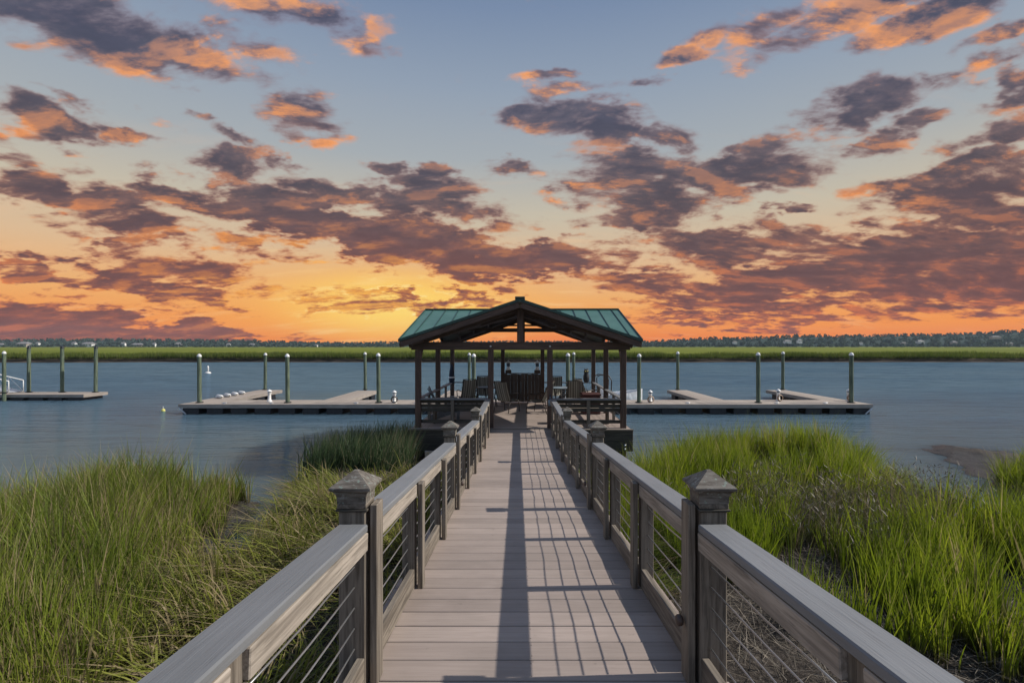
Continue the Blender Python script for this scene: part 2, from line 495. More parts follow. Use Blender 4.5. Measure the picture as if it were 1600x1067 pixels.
# mud
m, k = new_mat('marsh_mud')
pos = k.n('ShaderNodeNewGeometry').outputs['Position']
a_ = k.noise(pos, 2.2, 7, .65)
b_ = k.noise(pos, 26, 5, .7)
vo = k.n('ShaderNodeTexVoronoi', feature='DISTANCE_TO_EDGE'); k.put(vo.inputs['Vector'], k.v('ADD', pos, k.v('MULTIPLY', k.noise(pos, 5, 2, .5, out='Color'), (.3, .3, .3)))); vo.inputs['Scale'].default_value = 5
c = k.mix(k.ss(a_, .35, .65), (.036, .030, .026), (.085, .072, .060))
c = k.mix(k.ss(b_, .54, .66, 0, .7), c, (.20, .175, .145))
c = k.mix(k.ss(vo.outputs['Distance'], .05, .0, 0, .6), c, (.03, .025, .02))
wetz = k.ss(k.m('ADD', k.sep(pos)[2], k.m('MULTIPLY', a_, .12)), -3.10, -3.28)
c = k.mix(wetz, c, k.mix(k.ss(b_, .45, .6), (.032, .033, .036), (.058, .060, .064)))
M['mud'] = finish(m, k, c, k.mr(wetz, 0, 1, .9, .4), k.m('ADD', k.m('MULTIPLY', a_, 1.5), b_), .9, .05, 0, .12)

# far marsh top
m, k = new_mat('far_marsh_top')
pos = k.n('ShaderNodeNewGeometry').outputs['Position']
a_ = k.noise(k.v('MULTIPLY', pos, (.012, .03, 1)), 1, 6, .65)
b_ = k.noise(k.v('MULTIPLY', pos, (.25, .8, 1)), 1, 6, .7)
c = k.ramp(k.m('ADD', k.m('MULTIPLY', a_, .6), k.m('MULTIPLY', b_, .4)), [(.32, (.06, .08, .013)), (.44, (.10, .13, .017)), (.54, (.16, .18, .024)), (.66, (.15, .135, .04))])
zz = k.sep(pos)[2]
c = k.mix(k.ss(zz, -2.64, -2.75), c, k.mix(k.ss(b_, .4, .6), (.03, .026, .02), (.085, .068, .055)))
c = k.mix(k.ss(zz, -2.1, -1.7), c, (.028, .048, .042))
M['farmarsh'] = finish(m, k, c, 1.0, b_, .6, .3, 0, .08)

# water
m, k = new_mat('tidal_river_water')
pos = k.n('ShaderNodeNewGeometry').outputs['Position']
yy = k.sep(pos)[1]
w1 = k.noise(k.v('MULTIPLY', pos, (.7, 2.2, 1)), 1.5, 4, .6, dist=.8)
w2 = k.noise(k.v('MULTIPLY', pos, (.35, 1.6, 1)), .55, 3, .55, dist=.5)
w3 = k.noise(k.v('MULTIPLY', pos, (.03, .09, 1)), 1, 4, .6)
w4 = k.noise(k.v('MULTIPLY', pos, (.30, 1.7, 1)), 1.1, 5, .65, dist=.6)
amp = k.m('MULTIPLY', k.ss(yy, 14, 50, .45, 1.9), k.ss(w3, .35, .62, .6, 1.25))
hgt = k.m('MULTIPLY', k.m('ADD', k.m('ADD', k.m('MULTIPLY', w1, .5), w2), k.m('MULTIPLY', w4, .7)), amp)
c = k.mix(k.ss(w3, .35, .65), (.074, .132, .182), (.100, .156, .194))
shal = k.ss(yy, 25.5, 14, .0, .5)
c = k.mix(shal, c, (.088, .098, .075))
c = k.mix(k.m('MULTIPLY', k.ss(w4, .47, .62), k.ss(yy, 24, 50, .14, .6)), c, (.022, .048, .075))  # ripple shading painted into the water colour: dark streaks where waves rise
c = k.mix(k.m('MULTIPLY', k.ss(w4, .46, .32), k.ss(yy, 24, 50, .15, .55)), c, (.095, .145, .18))  # and the lighter ripple streaks, painted in where the waves dip
df = k.n('ShaderNodeSubsurfaceScattering', falloff='BURLEY'); k.put(df.inputs[0], c); df.inputs['Scale'].default_value = 1.0; df.inputs['Radius'].default_value = (2.6, 2.6, 2.6)
gs = k.n('ShaderNodeBsdfGlossy'); gs.inputs['Roughness'].default_value = .10; k.put(gs.inputs[0], (.42, .64, .92))
bp = k.n('ShaderNodeBump'); bp.inputs['Strength'].default_value = .8; bp.inputs['Distance'].default_value = .12
k.put(bp.inputs['Height'], hgt)
k.t.links.new(bp.outputs[0], gs.inputs['Normal'])
fr = k.n('ShaderNodeFresnel'); fr.inputs['IOR'].default_value = 1.33
k.t.links.new(bp.outputs[0], fr.inputs['Normal'])
mx = k.n('ShaderNodeMixShader'); k.put(mx.inputs[0], k.m('MULTIPLY', fr.outputs[0], k.ss(yy, 45, 22, .38, .85), clamp=True))
k.t.links.new(df.outputs[0], mx.inputs[1]); k.t.links.new(gs.outputs[0], mx.inputs[2])
o_ = k.n('ShaderNodeOutputMaterial'); k.t.links.new(mx.outputs[0], o_.inputs[0])
M['water'] = m

# floating dock surface: thin planks
m, k = new_mat('dock_planking')
tc = k.n('ShaderNodeTexCoord').outputs['Object']
x_, y_, _z = k.sep(tc)
pl = k.m('FRACT', k.m('MULTIPLY', x_, 1 / .145))
idn = k.n('ShaderNodeTexWhiteNoise', noise_dimensions='1D'); k.put(idn.inputs['W'], k.m('FLOOR', k.m('MULTIPLY', x_, 1 / .145)))
gr = k.noise(k.v('MULTIPLY', tc, (40, 3, 3)), 1, 4, .6)
c = k.mix(k.m('ADD', k.m('MULTIPLY', idn.outputs[0], .6), k.m('MULTIPLY', gr, .4)), (.27, .225, .185), (.40, .345, .29))
c = k.mix(k.ss(pl, .07, .03), c, (.06, .05, .045))
M['dockplank'] = finish(m, k, c, .75, gr, .3, .004)


# ------------------------------------------------------------------ object helpers
FR = {}                                   # frame of every object inside its thing


def thing(name, label, cat, loc=(0, 0, 0), rotz=0, group=None, world=False, kind=None):
    o = bpy.data.objects.new(name, None)
    C.objects.link(o)
    o.location = loc
    o.rotation_euler = (0, 0, rotz)
    o.empty_display_size = .2
    if label: o['label'] = label
    if cat: o['category'] = cat
    if group: o['group'] = group
    if kind: o['kind'] = kind
    FR[o] = Matrix.Translation(Vector(loc)) if world else Matrix.Identity(4)
    return o


def place(o, parent, Mx):
    FR[o] = Mx
    o.parent = parent
    o.matrix_basis = FR[parent].inverted() @ Mx if parent else Mx


def tag(o, label=None, cat=None, group=None, kind=None):
    for kk, vv in (('label', label), ('category', cat), ('group', group), ('kind', kind)):
        if vv: o[kk] = vv
    return o


def mesh_obj(name, me, parent, Mx=None, mat=None):
    o = bpy.data.objects.new(name, me)
    C.objects.link(o)
    if mat and not me.materials:
        me.materials.append(mat)
    place(o, parent, Mx if Mx is not None else Matrix.Identity(4))
    return o


_box = {}


def box_mesh(sx, sy, sz, mat, bev):
    key = (round(sx, 4), round(sy, 4), round(sz, 4), mat.name, bev)
    if key in _box:
        return _box[key]
    bm = bmesh.new()
    bmesh.ops.create_cube(bm, size=1, matrix=Matrix.Diagonal((sx, sy, sz, 1)))
    if bev:
        bmesh.ops.bevel(bm, geom=list(bm.edges), offset=min(bev, .3 * min(sx, sy, sz)), segments=1, affect='EDGES')
    me = bpy.data.meshes.new('block')
    bm.to_mesh(me); bm.free()
    me.materials.append(mat)
    _box[key] = me
    return me


def pick(mat, sx, sy, sz):
    if isinstance(mat, str):
        if mat in WOODS:
            d_ = (sx, sy, sz)
            return wood(mat, d_.index(max(d_)))
        return M[mat]
    return mat


def bx(name, parent, x0, x1, y0, y1, z0, z1, mat, bev=.004, rot=None):
    sx, sy, sz = abs(x1 - x0), abs(y1 - y0), abs(z1 - z0)
    me = box_mesh(sx, sy, sz, pick(mat, sx, sy, sz), bev)
    Mx = Matrix.Translation(((x0 + x1) / 2, (y0 + y1) / 2, (z0 + z1) / 2))
    if rot is not None:
        Mx = Mx @ Euler(rot).to_matrix().to_4x4()
    return mesh_obj(name, me, parent, Mx)


def beam(name, parent, p0, p1, wd, ht, mat, bev=.004, up=(0, 0, 1)):
    """board from p0 to p1 (centre line), width across, height along up"""
    p0, p1 = Vector(p0), Vector(p1)
    yv = (p1 - p0).normalized()
    xv = yv.cross(Vector(up)).normalized()
    zv = xv.cross(yv)
    Rm = Matrix((xv, yv, zv)).transposed().to_4x4()
    L = (p1 - p0).length
    mt = wood(mat, 1) if mat in WOODS else M[mat]
    me = box_mesh(wd, L, ht, mt, bev)
    return mesh_obj(name, me, parent, Matrix.Translation((p0 + p1) / 2) @ Rm)


def cyl_mesh(rings, n=12, mat=None, smooth=True):
    """lathe about z: rings = [(r, z)...]"""
    bm = bmesh.new()
    prev = None
    for r, z in rings:
        if r < 1e-5:
            cur = [bm.verts.new((0, 0, z))]
        else:
            cur = [bm.verts.new((r * math.cos(2 * math.pi * i / n), r * math.sin(2 * math.pi * i / n), z)) for i in range(n)]
        if prev is not None:
            for i in range(n):
                j = (i + 1) % n
                if len(prev) == 1 and len(cur) == 1: continue
                if len(prev) == 1: bm.faces.new((prev[0], cur[i], cur[j]))
                elif len(cur) == 1: bm.faces.new((prev[i], prev[j], cur[0]))
                else: bm.faces.new((prev[i], prev[j], cur[j], cur[i]))
        prev = cur
    bmesh.ops.recalc_face_normals(bm, faces=list(bm.faces))
    for f in bm.faces: f.smooth = smooth
    me = bpy.data.meshes.new('turned')
    bm.to_mesh(me); bm.free()
    if mat: me.materials.append(mat)
    return me


def tube_mesh(pts, r, n=6, mat=None, closed=False):
    pts = [Vector(p_) for p_ in pts]
    bm = bmesh.new()
    rings = []
    N = len(pts)
    for i, p_ in enumerate(pts):
        if closed: t = (pts[(i + 1) % N] - pts[i - 1])
        else: t = pts[min(i + 1, N - 1)] - pts[max(i - 1, 0)]
        t.normalize()
        ref = Vector((0, 0, 1)) if abs(t.z) < .9 else Vector((1, 0, 0))
        a1 = t.cross(ref).normalized(); a2 = t.cross(a1)
        rings.append([bm.verts.new(p_ + r * (math.cos(2 * math.pi * q / n) * a1 + math.sin(2 * math.pi * q / n) * a2)) for q in range(n)])
    for i in range(N if closed else N - 1):
        A, B = rings[i], rings[(i + 1) % N]
        for q in range(n):
            bm.faces.new((A[q], A[(q + 1) % n], B[(q + 1) % n], B[q]))
    if not closed:
        bm.faces.new(rings[0][::-1]); bm.faces.new(rings[-1])
    bmesh.ops.recalc_face_normals(bm, faces=list(bm.faces))
    for f in bm.faces: f.smooth = True
    me = bpy.data.meshes.new('tube')
    bm.to_mesh(me); bm.free()
    if mat: me.materials.append(mat)
    return me


def tube(name, parent, pts, r, mat, n=6, closed=False):
    return mesh_obj(name, tube_mesh(pts, r, n, M[mat] if isinstance(mat, str) else mat, closed), parent)


def lathe(name, parent, rings, mat, loc=(0, 0, 0), n=12, rot=None, smooth=True):
    me = cyl_mesh(rings, n, M[mat] if isinstance(mat, str) else mat, smooth)
    Mx = Matrix.Translation(loc)
    if rot is not None: Mx = Mx @ Euler(rot).to_matrix().to_4x4()
    return mesh_obj(name, me, parent, Mx)


def raw(name, parent, verts, faces, mat, smooth=False):
    me = bpy.data.meshes.new(name)
    me.from_pydata([tuple(v_) for v_ in verts], [], faces)
    me.materials.append(M[mat] if isinstance(mat, str) else mat)
    if smooth:
        for p_ in me.polygons: p_.use_smooth = True
    return mesh_obj(name, me, parent)


def kids(o):
    return [c_ for c_ in FR if c_.parent == o]


def copy_tree(o, parent=None, loc=None, rotz=None, label=None, scale=None):
    c_ = o.copy()
    C.objects.link(c_)
    FR[c_] = FR[o]
    if parent is not None: c_.parent = parent
    if loc is not None: c_.location = loc
    if rotz is not None: c_.rotation_euler = (0, 0, rotz)
    if scale is not None: c_.scale = scale
    if label: c_['label'] = label
    for ch in kids(o):
        copy_tree(ch, c_)
    return c_


def fast_mesh(name, co, quads, mat, attrs=None, tris=None):
    """numpy mesh: co (n,3), quads (m,4), tris (t,3)"""
    me = bpy.data.meshes.new(name)
    me.vertices.add(len(co))
    me.vertices.foreach_set('co', np.ascontiguousarray(co, np.float32).ravel())
    nq = len(quads) if quads is not None else 0
    nt = len(tris) if tris is not None else 0
    me.loops.add(nq * 4 + nt * 3)
    li = []
    if nq: li.append(np.asarray(quads, np.int32).ravel())
    if nt: li.append(np.asarray(tris, np.int32).ravel())
    me.loops.foreach_set('vertex_index', np.concatenate(li))
    me.polygons.add(nq + nt)
    ls = np.concatenate([np.arange(nq) * 4, nq * 4 + np.arange(nt) * 3]).astype(np.int32)
    me.polygons.foreach_set('loop_start', ls)
    me.update(calc_edges=True)
    for an, av in (attrs or {}).items():
        at = me.attributes.new(an, 'FLOAT', 'POINT')
        at.data.foreach_set('value', np.ascontiguousarray(av, np.float32))
    me.materials.append(M[mat])
    o = bpy.data.objects.new(name, me)
    C.objects.link(o)
    FR[o] = Matrix.Identity(4)
    return o


# ------------------------------------------------------------------ ground, water and far marsh
WATER_Z = -3.375
LAND = [(-60, -8), (-14, 1.2), (-9.6, 5.6), (-8.9, 8.3), (-8.4, 10.2), (-7.0, 11.1), (-5.6, 10.9), (-5.15, 9.9), (-4.95, 8.4), (-4.7, 7.6),
        (-4.45, 8.6), (-4.6, 10.2), (-5.6, 11.9), (-5.5, 13.2), (-4.4, 15.0), (-2.2, 15.6), (.5, 13.0), (1.7, 11.2), (2.7, 11.4), (3.6, 13.4), (6.4, 14.9), (8.4, 14.4), (9.2, 13.2),
        (8.7, 11.8), (8.0, 10.4), (7.5, 9.3), (7.6, 8.5), (8.6, 8.0), (9.8, 8.6), (10.7, 9.9), (10.9, 11.4), (11.9, 12.9), (12.6, 14.8), (13.2, 16.7), (14.6, 17.4), (15.4, 16.6), (15.8, 15.0), (18, 13.6), (26, 12), (60, 6), (60, -30), (-60, -30)]
LP = np.array(LAND, float)


def land_sd(px, py):
    """signed distance to the shore, positive on land"""
    px = np.asarray(px, float); py = np.asarray(py, float)
    best = np.full(px.shape, 1e9); inside = np.zeros(px.shape, bool)
    n_ = len(LP)
    for i in range(n_):
        ax, ay = LP[i]; bx_, by_ = LP[(i + 1) % n_]
        dx, dy = bx_ - ax, by_ - ay
        t = np.clip(((px - ax) * dx + (py - ay) * dy) / (dx * dx + dy * dy), 0, 1)
        dd = np.hypot(px - ax - t * dx, py - ay - t * dy)
        best = np.minimum(best, dd)
        cond = ((ay > py) != (by_ > py)) & (px < (bx_ - ax) * (py - ay) / (by_ - ay + 1e-12) + ax)
        inside ^= cond
    return np.where(inside, best, -best)


def vnoise(x, y, f, seed=0):
    """smooth value noise"""
    x = np.asarray(x) * f + seed * 13.7; y = np.asarray(y) * f + seed * 7.3
    xi, yi = np.floor(x), np.floor(y)
    fx, fy = x - xi, y - yi
    fx = fx * fx * (3 - 2 * fx); fy = fy * fy * (3 - 2 * fy)
    h = lambda a, b: np.mod(np.sin(a * 127.1 + b * 311.7 + seed) * 43758.5453, 1)
    return (h(xi, yi) * (1 - fx) * (1 - fy) + h(xi + 1, yi) * fx * (1 - fy) + h(xi, yi + 1) * (1 - fx) * fy + h(xi + 1, yi + 1) * fx * fy)


def ground_z(x, y):
    x = np.asarray(x, float); y = np.asarray(y, float)
    s_ = land_sd(x, y) + .5 * (vnoise(x, y, 1.3, 2) - .5) + .3 * (vnoise(x, y, 4.1, 12) - .5)
    low = np.where((y > 12.6) & (x > 11.2), .28, 1.0)
    low = np.where((y > 11.6) & (x < -1) & (x > -6.2), .35, low)
    up = np.minimum(.50, .42 * np.clip(s_, 0, 9)) * low
    dn = -np.minimum(1.2, .5 * np.clip(-s_, 0, 9))
    z = WATER_Z + np.where(s_ > 0, up, dn)
    return z + np.where(s_ > 0, .10 * (vnoise(x, y, .9, 5) - .5) + .05 * (vnoise(x, y, 3.7, 6) - .5), 0) * np.clip(s_ * 2, 0, 1)


def grid_mesh(name, xs, ys, zf, mat):
    gx, gy = np.meshgrid(xs, ys)
    gz = zf(gx, gy)
    co = np.stack([gx, gy, gz], -1).reshape(-1, 3)
    nx, ny = len(xs), len(ys)
    i = np.arange(nx - 1)[None] + nx * np.arange(ny - 1)[:, None]
    q = np.stack([i, i + 1, i + nx + 1, i + nx], -1).reshape(-1, 4)
    o = fast_mesh(name, co, q, mat)
    o.data.polygons.foreach_set('use_smooth', np.ones(len(q), bool))
    return o


xs = np.concatenate([np.linspace(-60, -16, 40)[:-1], np.linspace(-16, 20, 400), np.linspace(20, 60, 40)[1:]])
ys = np.concatenate([np.linspace(-30, -2, 30)[:-1], np.linspace(-2, 19, 260), [24, 60, 95]])
tag(grid_mesh('marsh_ground', xs, ys, ground_z, 'mud'), kind='structure')

raw('water', None, [(-1500, -300, WATER_Z), (1500, -300, WATER_Z), (1500, 130, WATER_Z), (-1500, 130, WATER_Z)], [(0, 1, 2, 3)], 'water')['kind'] = 'structure'


def bank_y(x):
    return 103 + 5 * (vnoise(x, 0 * x, .02, 3) - .5) + 3 * (vnoise(x, 0 * x, .09, 4) - .5) + 1.2 * (vnoise(x, 0 * x, .35, 8) - .5) + .012 * np.abs(x)


def treetop_px(x):   # height of the tree line, taken along the photo's columns
    return np.interp(x, [-200, 0, 60, 150, 260, 400, 470, 540, 620, 800, 1000, 1060, 1110, 1180, 1240, 1300, 1400, 1500, 1560, 1600, 1800],
                     [531, 531, 530, 529, 530, 531, 534, 535, 534, 533, 533, 530, 527, 527, 523, 524, 522, 521, 517, 516, 514])


def hill(x, y):
    return (540 - treetop_px(808.6 + 800 * x / y)) * np.minimum(y, 950) / 800 - 2.5


prof = [(-3, -3.9), (0, -3.36), (1.4, -3.2), (2.2, -3.0), (2.6, -2.62), (5, -2.55), (9, -2.5), (16, -2.5), (30, -2.5), (60, -2.5), (120, -2.5), (250, -2.5), (500, -2.45), (700, -2.4), (735, -2.4), (780, -2.4), (830, -2.4), (880, -2.4), (1300, -2.0), (4000, -1.0)]
xs = np.concatenate([np.linspace(-4000, -260, 40)[:-1], np.linspace(-260, 260, 700), np.linspace(260, 4000, 40)[1:]])
rows = []
for dy, z in prof:
    by = bank_y(xs)
    yv = by + dy
    zv = z + (.25 * (vnoise(xs, yv, .3, 9) - .5) if z > -3.3 and dy < 40 else 0 * xs)
    if dy >= 700:
        zv = z + np.clip(hill(xs, yv) + 2, 0, 40) * float(np.interp(dy, [735, 780, 880], [0, .55, 1]))
    rows.append(np.stack([xs, yv, zv], -1))
co = np.concatenate(rows)
nx = len(xs)
i = np.arange(nx - 1)[None] + nx * np.arange(len(prof) - 1)[:, None]
o = fast_mesh('far_marsh', co, np.stack([i, i + 1, i + nx + 1, i + nx], -1).reshape(-1, 4), 'farmarsh')
o['kind'] = 'structure'

# ------------------------------------------------------------------ far woods
cos_, qs, tints = [], [], []
nv = 0
for row, (dist, frac, step) in enumerate([(838, .30, 4.0), (870, .55, 4.0), (915, .78, 4.5), (985, 1.0, 4.2)]):
    xw = np.arange(-1150, 1250, step)
    xw = xw + rng.uniform(-3, 3, len(xw))
    for X0 in xw:
        yv = dist + rng.uniform(-18, 18)
        pxc = 808.6 + 800 * X0 / yv
        Hh = (540 - treetop_px(pxc)) * yv / 800 + 2.4
        topz = -2.4 + Hh * frac * (1 + rng.normal(0, .035 if row == 3 else .12)) + (rng.uniform(0, 1.2) if row == 3 else 0)
        hgt_ = min(topz + 3.0, rng.uniform(9, 14))
        rx_ = rng.uniform(2.6, 6.0) * (.7 if row == 0 else 1)
        nq_ = 34 if row else 22
        th = rng.uniform(0, 2 * math.pi, nq_); cz_ = rng.uniform(-1, 1, nq_); rr = rng.uniform(.4, 1, nq_)
        cx_ = X0 + rx_ * rr * np.sqrt(1 - cz_ ** 2 * .7) * np.cos(th)
        cy_ = yv + rx_ * rr * np.sqrt(1 - cz_ ** 2 * .7) * np.sin(th)
        czz = topz - hgt_ * .5 + hgt_ * .5 * cz_ * rng.uniform(.8, 1.0, nq_)
        sz_ = rng.uniform(.6, 1.6, nq_)
        u = rng.normal(size=(nq_, 3)); u /= np.linalg.norm(u, axis=1)[:, None]
        v_ = np.cross(u, rng.normal(size=(nq_, 3))); v_ /= np.linalg.norm(v_, axis=1)[:, None]
        cen = np.stack([cx_, cy_, czz], -1)
        a1 = u * sz_[:, None]; a2 = v_ * sz_[:, None]
        cos_.append(np.stack([cen - a1 - a2, cen + a1 - a2, cen + a1 + a2, cen - a1 + a2], 1).reshape(-1, 3))
        qs.append(nv + np.arange(nq_ * 4).reshape(-1, 4)); nv += nq_ * 4
        tints.append(np.repeat(np.clip(rng.uniform(0, 1) * .6 + rng.uniform(0, .4, nq_), 0, 1), 4))
o = fast_mesh('far_woodland', np.concatenate(cos_), np.concatenate(qs), 'wood_leaf', {'tint': np.concatenate(tints)})
tag(o, 'long dark blue green band of woodland on the horizon beyond the marsh', 'woodland', kind='stuff')


# ------------------------------------------------------------------ grass
def blades(name, x, y, z, h, lean, ldir, width, mat, segs=4, curl=1.6, droop=0.0, tint=None):
    """curved tapering blades; lean = sideways reach as share of height"""
    n_ = len(x)
    t = np.linspace(0, 1, segs + 1)[None, :]
    H, Lr = h[:, None], (h * lean)[:, None]
    off = Lr * t ** curl
    up_ = H * (t - droop[:, None] * t ** 3 if isinstance(droop, np.ndarray) else t)
    cx_ = x[:, None] + off * np.cos(ldir)[:, None]
    cy_ = y[:, None] + off * np.sin(ldir)[:, None]
    cz_ = z[:, None] + up_
    fa = rng.uniform(0, math.pi, n_)
    wv = width[:, None] * (1 - t ** 1.7) * .5
    dx = wv * np.cos(fa)[:, None]; dy = wv * np.sin(fa)[:, None]
    Lh = np.stack([cx_ - dx, cy_ - dy, cz_], -1)[:, :-1]
    Rh = np.stack([cx_ + dx, cy_ + dy, cz_], -1)[:, :-1]
    tip = np.stack([cx_[:, -1], cy_[:, -1], cz_[:, -1]], -1)[:, None]
    co = np.concatenate([Lh, Rh, tip], 1)                 # per blade 2*segs + 1
    per = 2 * segs + 1
    base = (np.arange(n_) * per)[:, None]
    s_ = np.arange(segs - 1)
    q = np.stack([base + s_, base + segs + s_, base + segs + s_ + 1, base + s_ + 1], -1).reshape(-1, 4)
    tr_ = np.concatenate([base + segs - 1, base + 2 * segs - 1, base + 2 * segs], 1)
    tn = tint if tint is not None else rng.uniform(0, 1, n_)
    al = np.concatenate([t[0, :-1], t[0, :-1], [1]])
    return fast_mesh(name, co.reshape(-1, 3), q, mat, {'tint': np.repeat(tn, per), 'along': np.tile(al, n_)}, tr_)


def scatter(n_, x0, x1, y0, y1, keep):
    x = rng.uniform(x0, x1, n_); y = rng.uniform(y0, y1, n_)
    kk = keep(x, y)
    x, y = x[kk], y[kk]
    vis = (np.abs(x) < 1.1 * y + 2.2) & (y > 1.2)
    return x[vis], y[vis]


def clump(x, y, sp=.05, k_=1):
    return x + rng.normal(0, sp, len(x)), y + rng.normal(0, sp, len(y))


BW = .08 + .94                               # clear of the boardwalk


def off_walk(x, y, m_=0.0):
    return (x < .08 - .95 - m_) | (x > .08 + .95 + m_)


sdl = lambda x, y: land_sd(x, y)

def tussocks(xc, yc, per, spread, hscale):
    """repeat each centre into a fan of blades leaning outwards from it"""
    n_ = len(xc)
    a = rng.uniform(0, 6.283, n_ * per)
    r_ = np.abs(rng.normal(0, spread, n_ * per))
    x = np.repeat(xc, per) + r_ * np.cos(a); y = np.repeat(yc, per) + r_ * np.sin(a)
    hs = np.repeat(hscale * rng.uniform(.72, 1.15, n_), per) * rng.uniform(.55, 1.1, n_ * per)
    bend = np.repeat(rng.uniform(0, 6.283, n_), per)
    push = np.repeat(rng.uniform(0, .42, n_) ** 1.3, per)
    out_ = np.clip(r_ / spread, 0, 2) * .16 + rng.uniform(0, .10, n_ * per)
    vx = out_ * np.cos(a) + push * np.cos(bend); vy = out_ * np.sin(a) + push * np.sin(bend)
    return x, y, hs, np.hypot(vx, vy), np.arctan2(vy, vx), np.clip(np.repeat(rng.uniform(0, 1, n_), per) * .6 + rng.uniform(0, .4, n_ * per), 0, 1)


# left: upright olive cordgrass
LEFTEDGE = lambda y: -3.1 - .29 * np.clip(y - 2, 0, 20)     # right limit of the upright stand
def kL(x, y):
    den = vnoise(x, y, .8, 21) * .5 + vnoise(x, y, 2.6, 22) * .5
    return (sdl(x, y) > .12) & (x < LEFTEDGE(y) + 1.1 * (vnoise(x, y, 1.1, 20) - .5)) & (x > -16) & (y < 11.4) & (den > .38)
xc, yc = scatter(9500, -16, -2.5, 2, 11.4, kL)
hc = rng.uniform(.74, 1.16, len(xc)) * (.78 + .6 * vnoise(xc, yc, .8, 23)) * np.clip(.62 + .4 * (LEFTEDGE(yc) - xc), .5, 1.0)
x, y, h, ln, ld, tn = tussocks(xc, yc, 15, .055, hc)
tag(blades('cordgrass', x, y, ground_z(x, y), h, ln * 1.3, ld, rng.uniform(.009, .022, len(x)), 'grass_left', tint=tn),
    'dense olive green cordgrass standing upright on the bank left of the boardwalk', 'marsh grass', kind='stuff')

# left: lodged yellow green grass combed sideways
def kLo(x, y):
    return (sdl(x, y) > .15) & (x > LEFTEDGE(y) + np.interp(y, [4, 6.5, 9], [-.7, .0, .45]) + .7 * (vnoise(x, y, 1.6, 35) - .5)) & (x < -.75) & (vnoise(x, y, 1.4, 31) > .38) & (y < 11)
xc, yc = scatter(2500, -6.5, -.75, 1.6, 11, kLo)
rep = 12
x = np.repeat(xc, rep) + rng.normal(0, .05, len(xc) * rep); y = np.repeat(yc, rep) + rng.normal(0, .05, len(xc) * rep)
ld = np.repeat(math.pi * (.6 + 1.6 * vnoise(xc, yc, .6, 33)) + rng.normal(0, 1.0, len(xc)), rep) + rng.normal(0, .35, len(x))
hh = rng.uniform(.22, .75, len(x)) * np.repeat(.7 + .6 * vnoise(xc, yc, .9, 34), rep)
hh = np.where(x > -1.35, hh * .8, hh)
up1 = rng.uniform(0, 1, len(xc)) < .22
up1 = np.repeat(up1, rep)
lnn = np.where(up1, rng.uniform(.1, .5, len(x)), rng.uniform(.5, 2.0, len(x)))
hh = np.where(up1, hh * 1.5, hh)
tag(blades('lodged_grass', x, y, ground_z(x, y), hh, lnn, ld, rng.uniform(.011, .024, len(x)), 'grass_lodged', 5, 1.25, droop=rng.uniform(.2, .75, len(x))),
    'yellow green grass blown over in swirls beside the left railing', 'marsh grass', kind='stuff')

# dead thatch on the mud both sides
def kD(x, y):
    return (sdl(x, y) > .05) & (y < 13) & (vnoise(x, y, 1.7, 41) > .35)
x, y = scatter(60000, -9, 9, 1.5, 12, kD)
tag(blades('dead_thatch', x, y, ground_z(x, y), rng.uniform(.03, .16, len(x)), rng.uniform(.8, 4.5, len(x)), rng.uniform(0, 6.28, len(x)), rng.uniform(.005, .011, len(x)), 'grass_dead', 2, 1.1),
    'short brown dead stalks littering the dark mud under the grass', 'dead stalks', kind='stuff')

# dark reeds by the pavilion, left, in its shade
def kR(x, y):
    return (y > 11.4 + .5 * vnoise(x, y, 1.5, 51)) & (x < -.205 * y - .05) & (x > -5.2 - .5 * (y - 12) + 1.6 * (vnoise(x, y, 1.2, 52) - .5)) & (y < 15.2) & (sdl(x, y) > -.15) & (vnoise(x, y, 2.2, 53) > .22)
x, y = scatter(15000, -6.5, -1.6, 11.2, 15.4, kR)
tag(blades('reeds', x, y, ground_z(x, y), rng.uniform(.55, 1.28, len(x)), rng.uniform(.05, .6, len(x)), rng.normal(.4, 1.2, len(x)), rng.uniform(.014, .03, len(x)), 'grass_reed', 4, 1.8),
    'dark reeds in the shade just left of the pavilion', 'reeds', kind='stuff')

# right: lush stand
def front(x):            # near edge of the tall stand on the right
    return np.interp(x, [1.0, 1.8, 2.6, 3.1, 3.5, 4.2, 6, 9, 14], [7.0, 6.7, 5.9, 5.2, 4.6, 4.2, 3.6, 3.5, 3.5])
def kG(x, y):
    den = vnoise(x, y, .9, 61) * .6 + vnoise(x, y, 2.8, 62) * .4
    ragged = .5 * (vnoise(x, y, 2.2, 63) - .5)
    return (sdl(x, y) > .08) & off_walk(x, y, .22) & (x > 0) & (y > front(x) + ragged) & (den > .32) & ~((x > 11.4) & (y > 12.8)) & (x < 24)
xc, yc = scatter(12500, 1, 22, 2.5, 14.8, kG)
seedy = vnoise(xc, yc, .38, 64) * .5 + vnoise(xc, yc, 1.2, 65) * .3 + np.exp(-((xc - 5.4) ** 2 / 5 + (yc - 8.7) ** 2 / 4)) * .50
isseed = np.repeat(seedy + rng.uniform(-.22, .22, len(xc)) > .80, 15)
hc = rng.uniform(.75, 1.08, len(xc)) * (.68 + .42 * vnoise(xc, yc, .7, 66)) * np.clip(.72 + .25 * (yc - front(xc)), .7, 1) * np.where(xc < 1.9, .8, 1)
x, y, h, ln, ld, tn = tussocks(xc, yc, 15, .06, hc)
ed = np.clip(1.6 - sdl(x, y), 0, 1.2)
ln = ln + .45 * ed * rng.uniform(0, 1, len(x))
z = ground_z(x, y)
g_ = ~isseed
tag(blades('lush_cordgrass', x[g_], y[g_], z[g_], h[g_], ln[g_], ld[g_], rng.uniform(.010, .024, g_.sum()), 'grass_right', tint=tn[g_]),
    'bright green cordgrass filling the bank right of the boardwalk', 'marsh grass', kind='stuff')
s_ = isseed
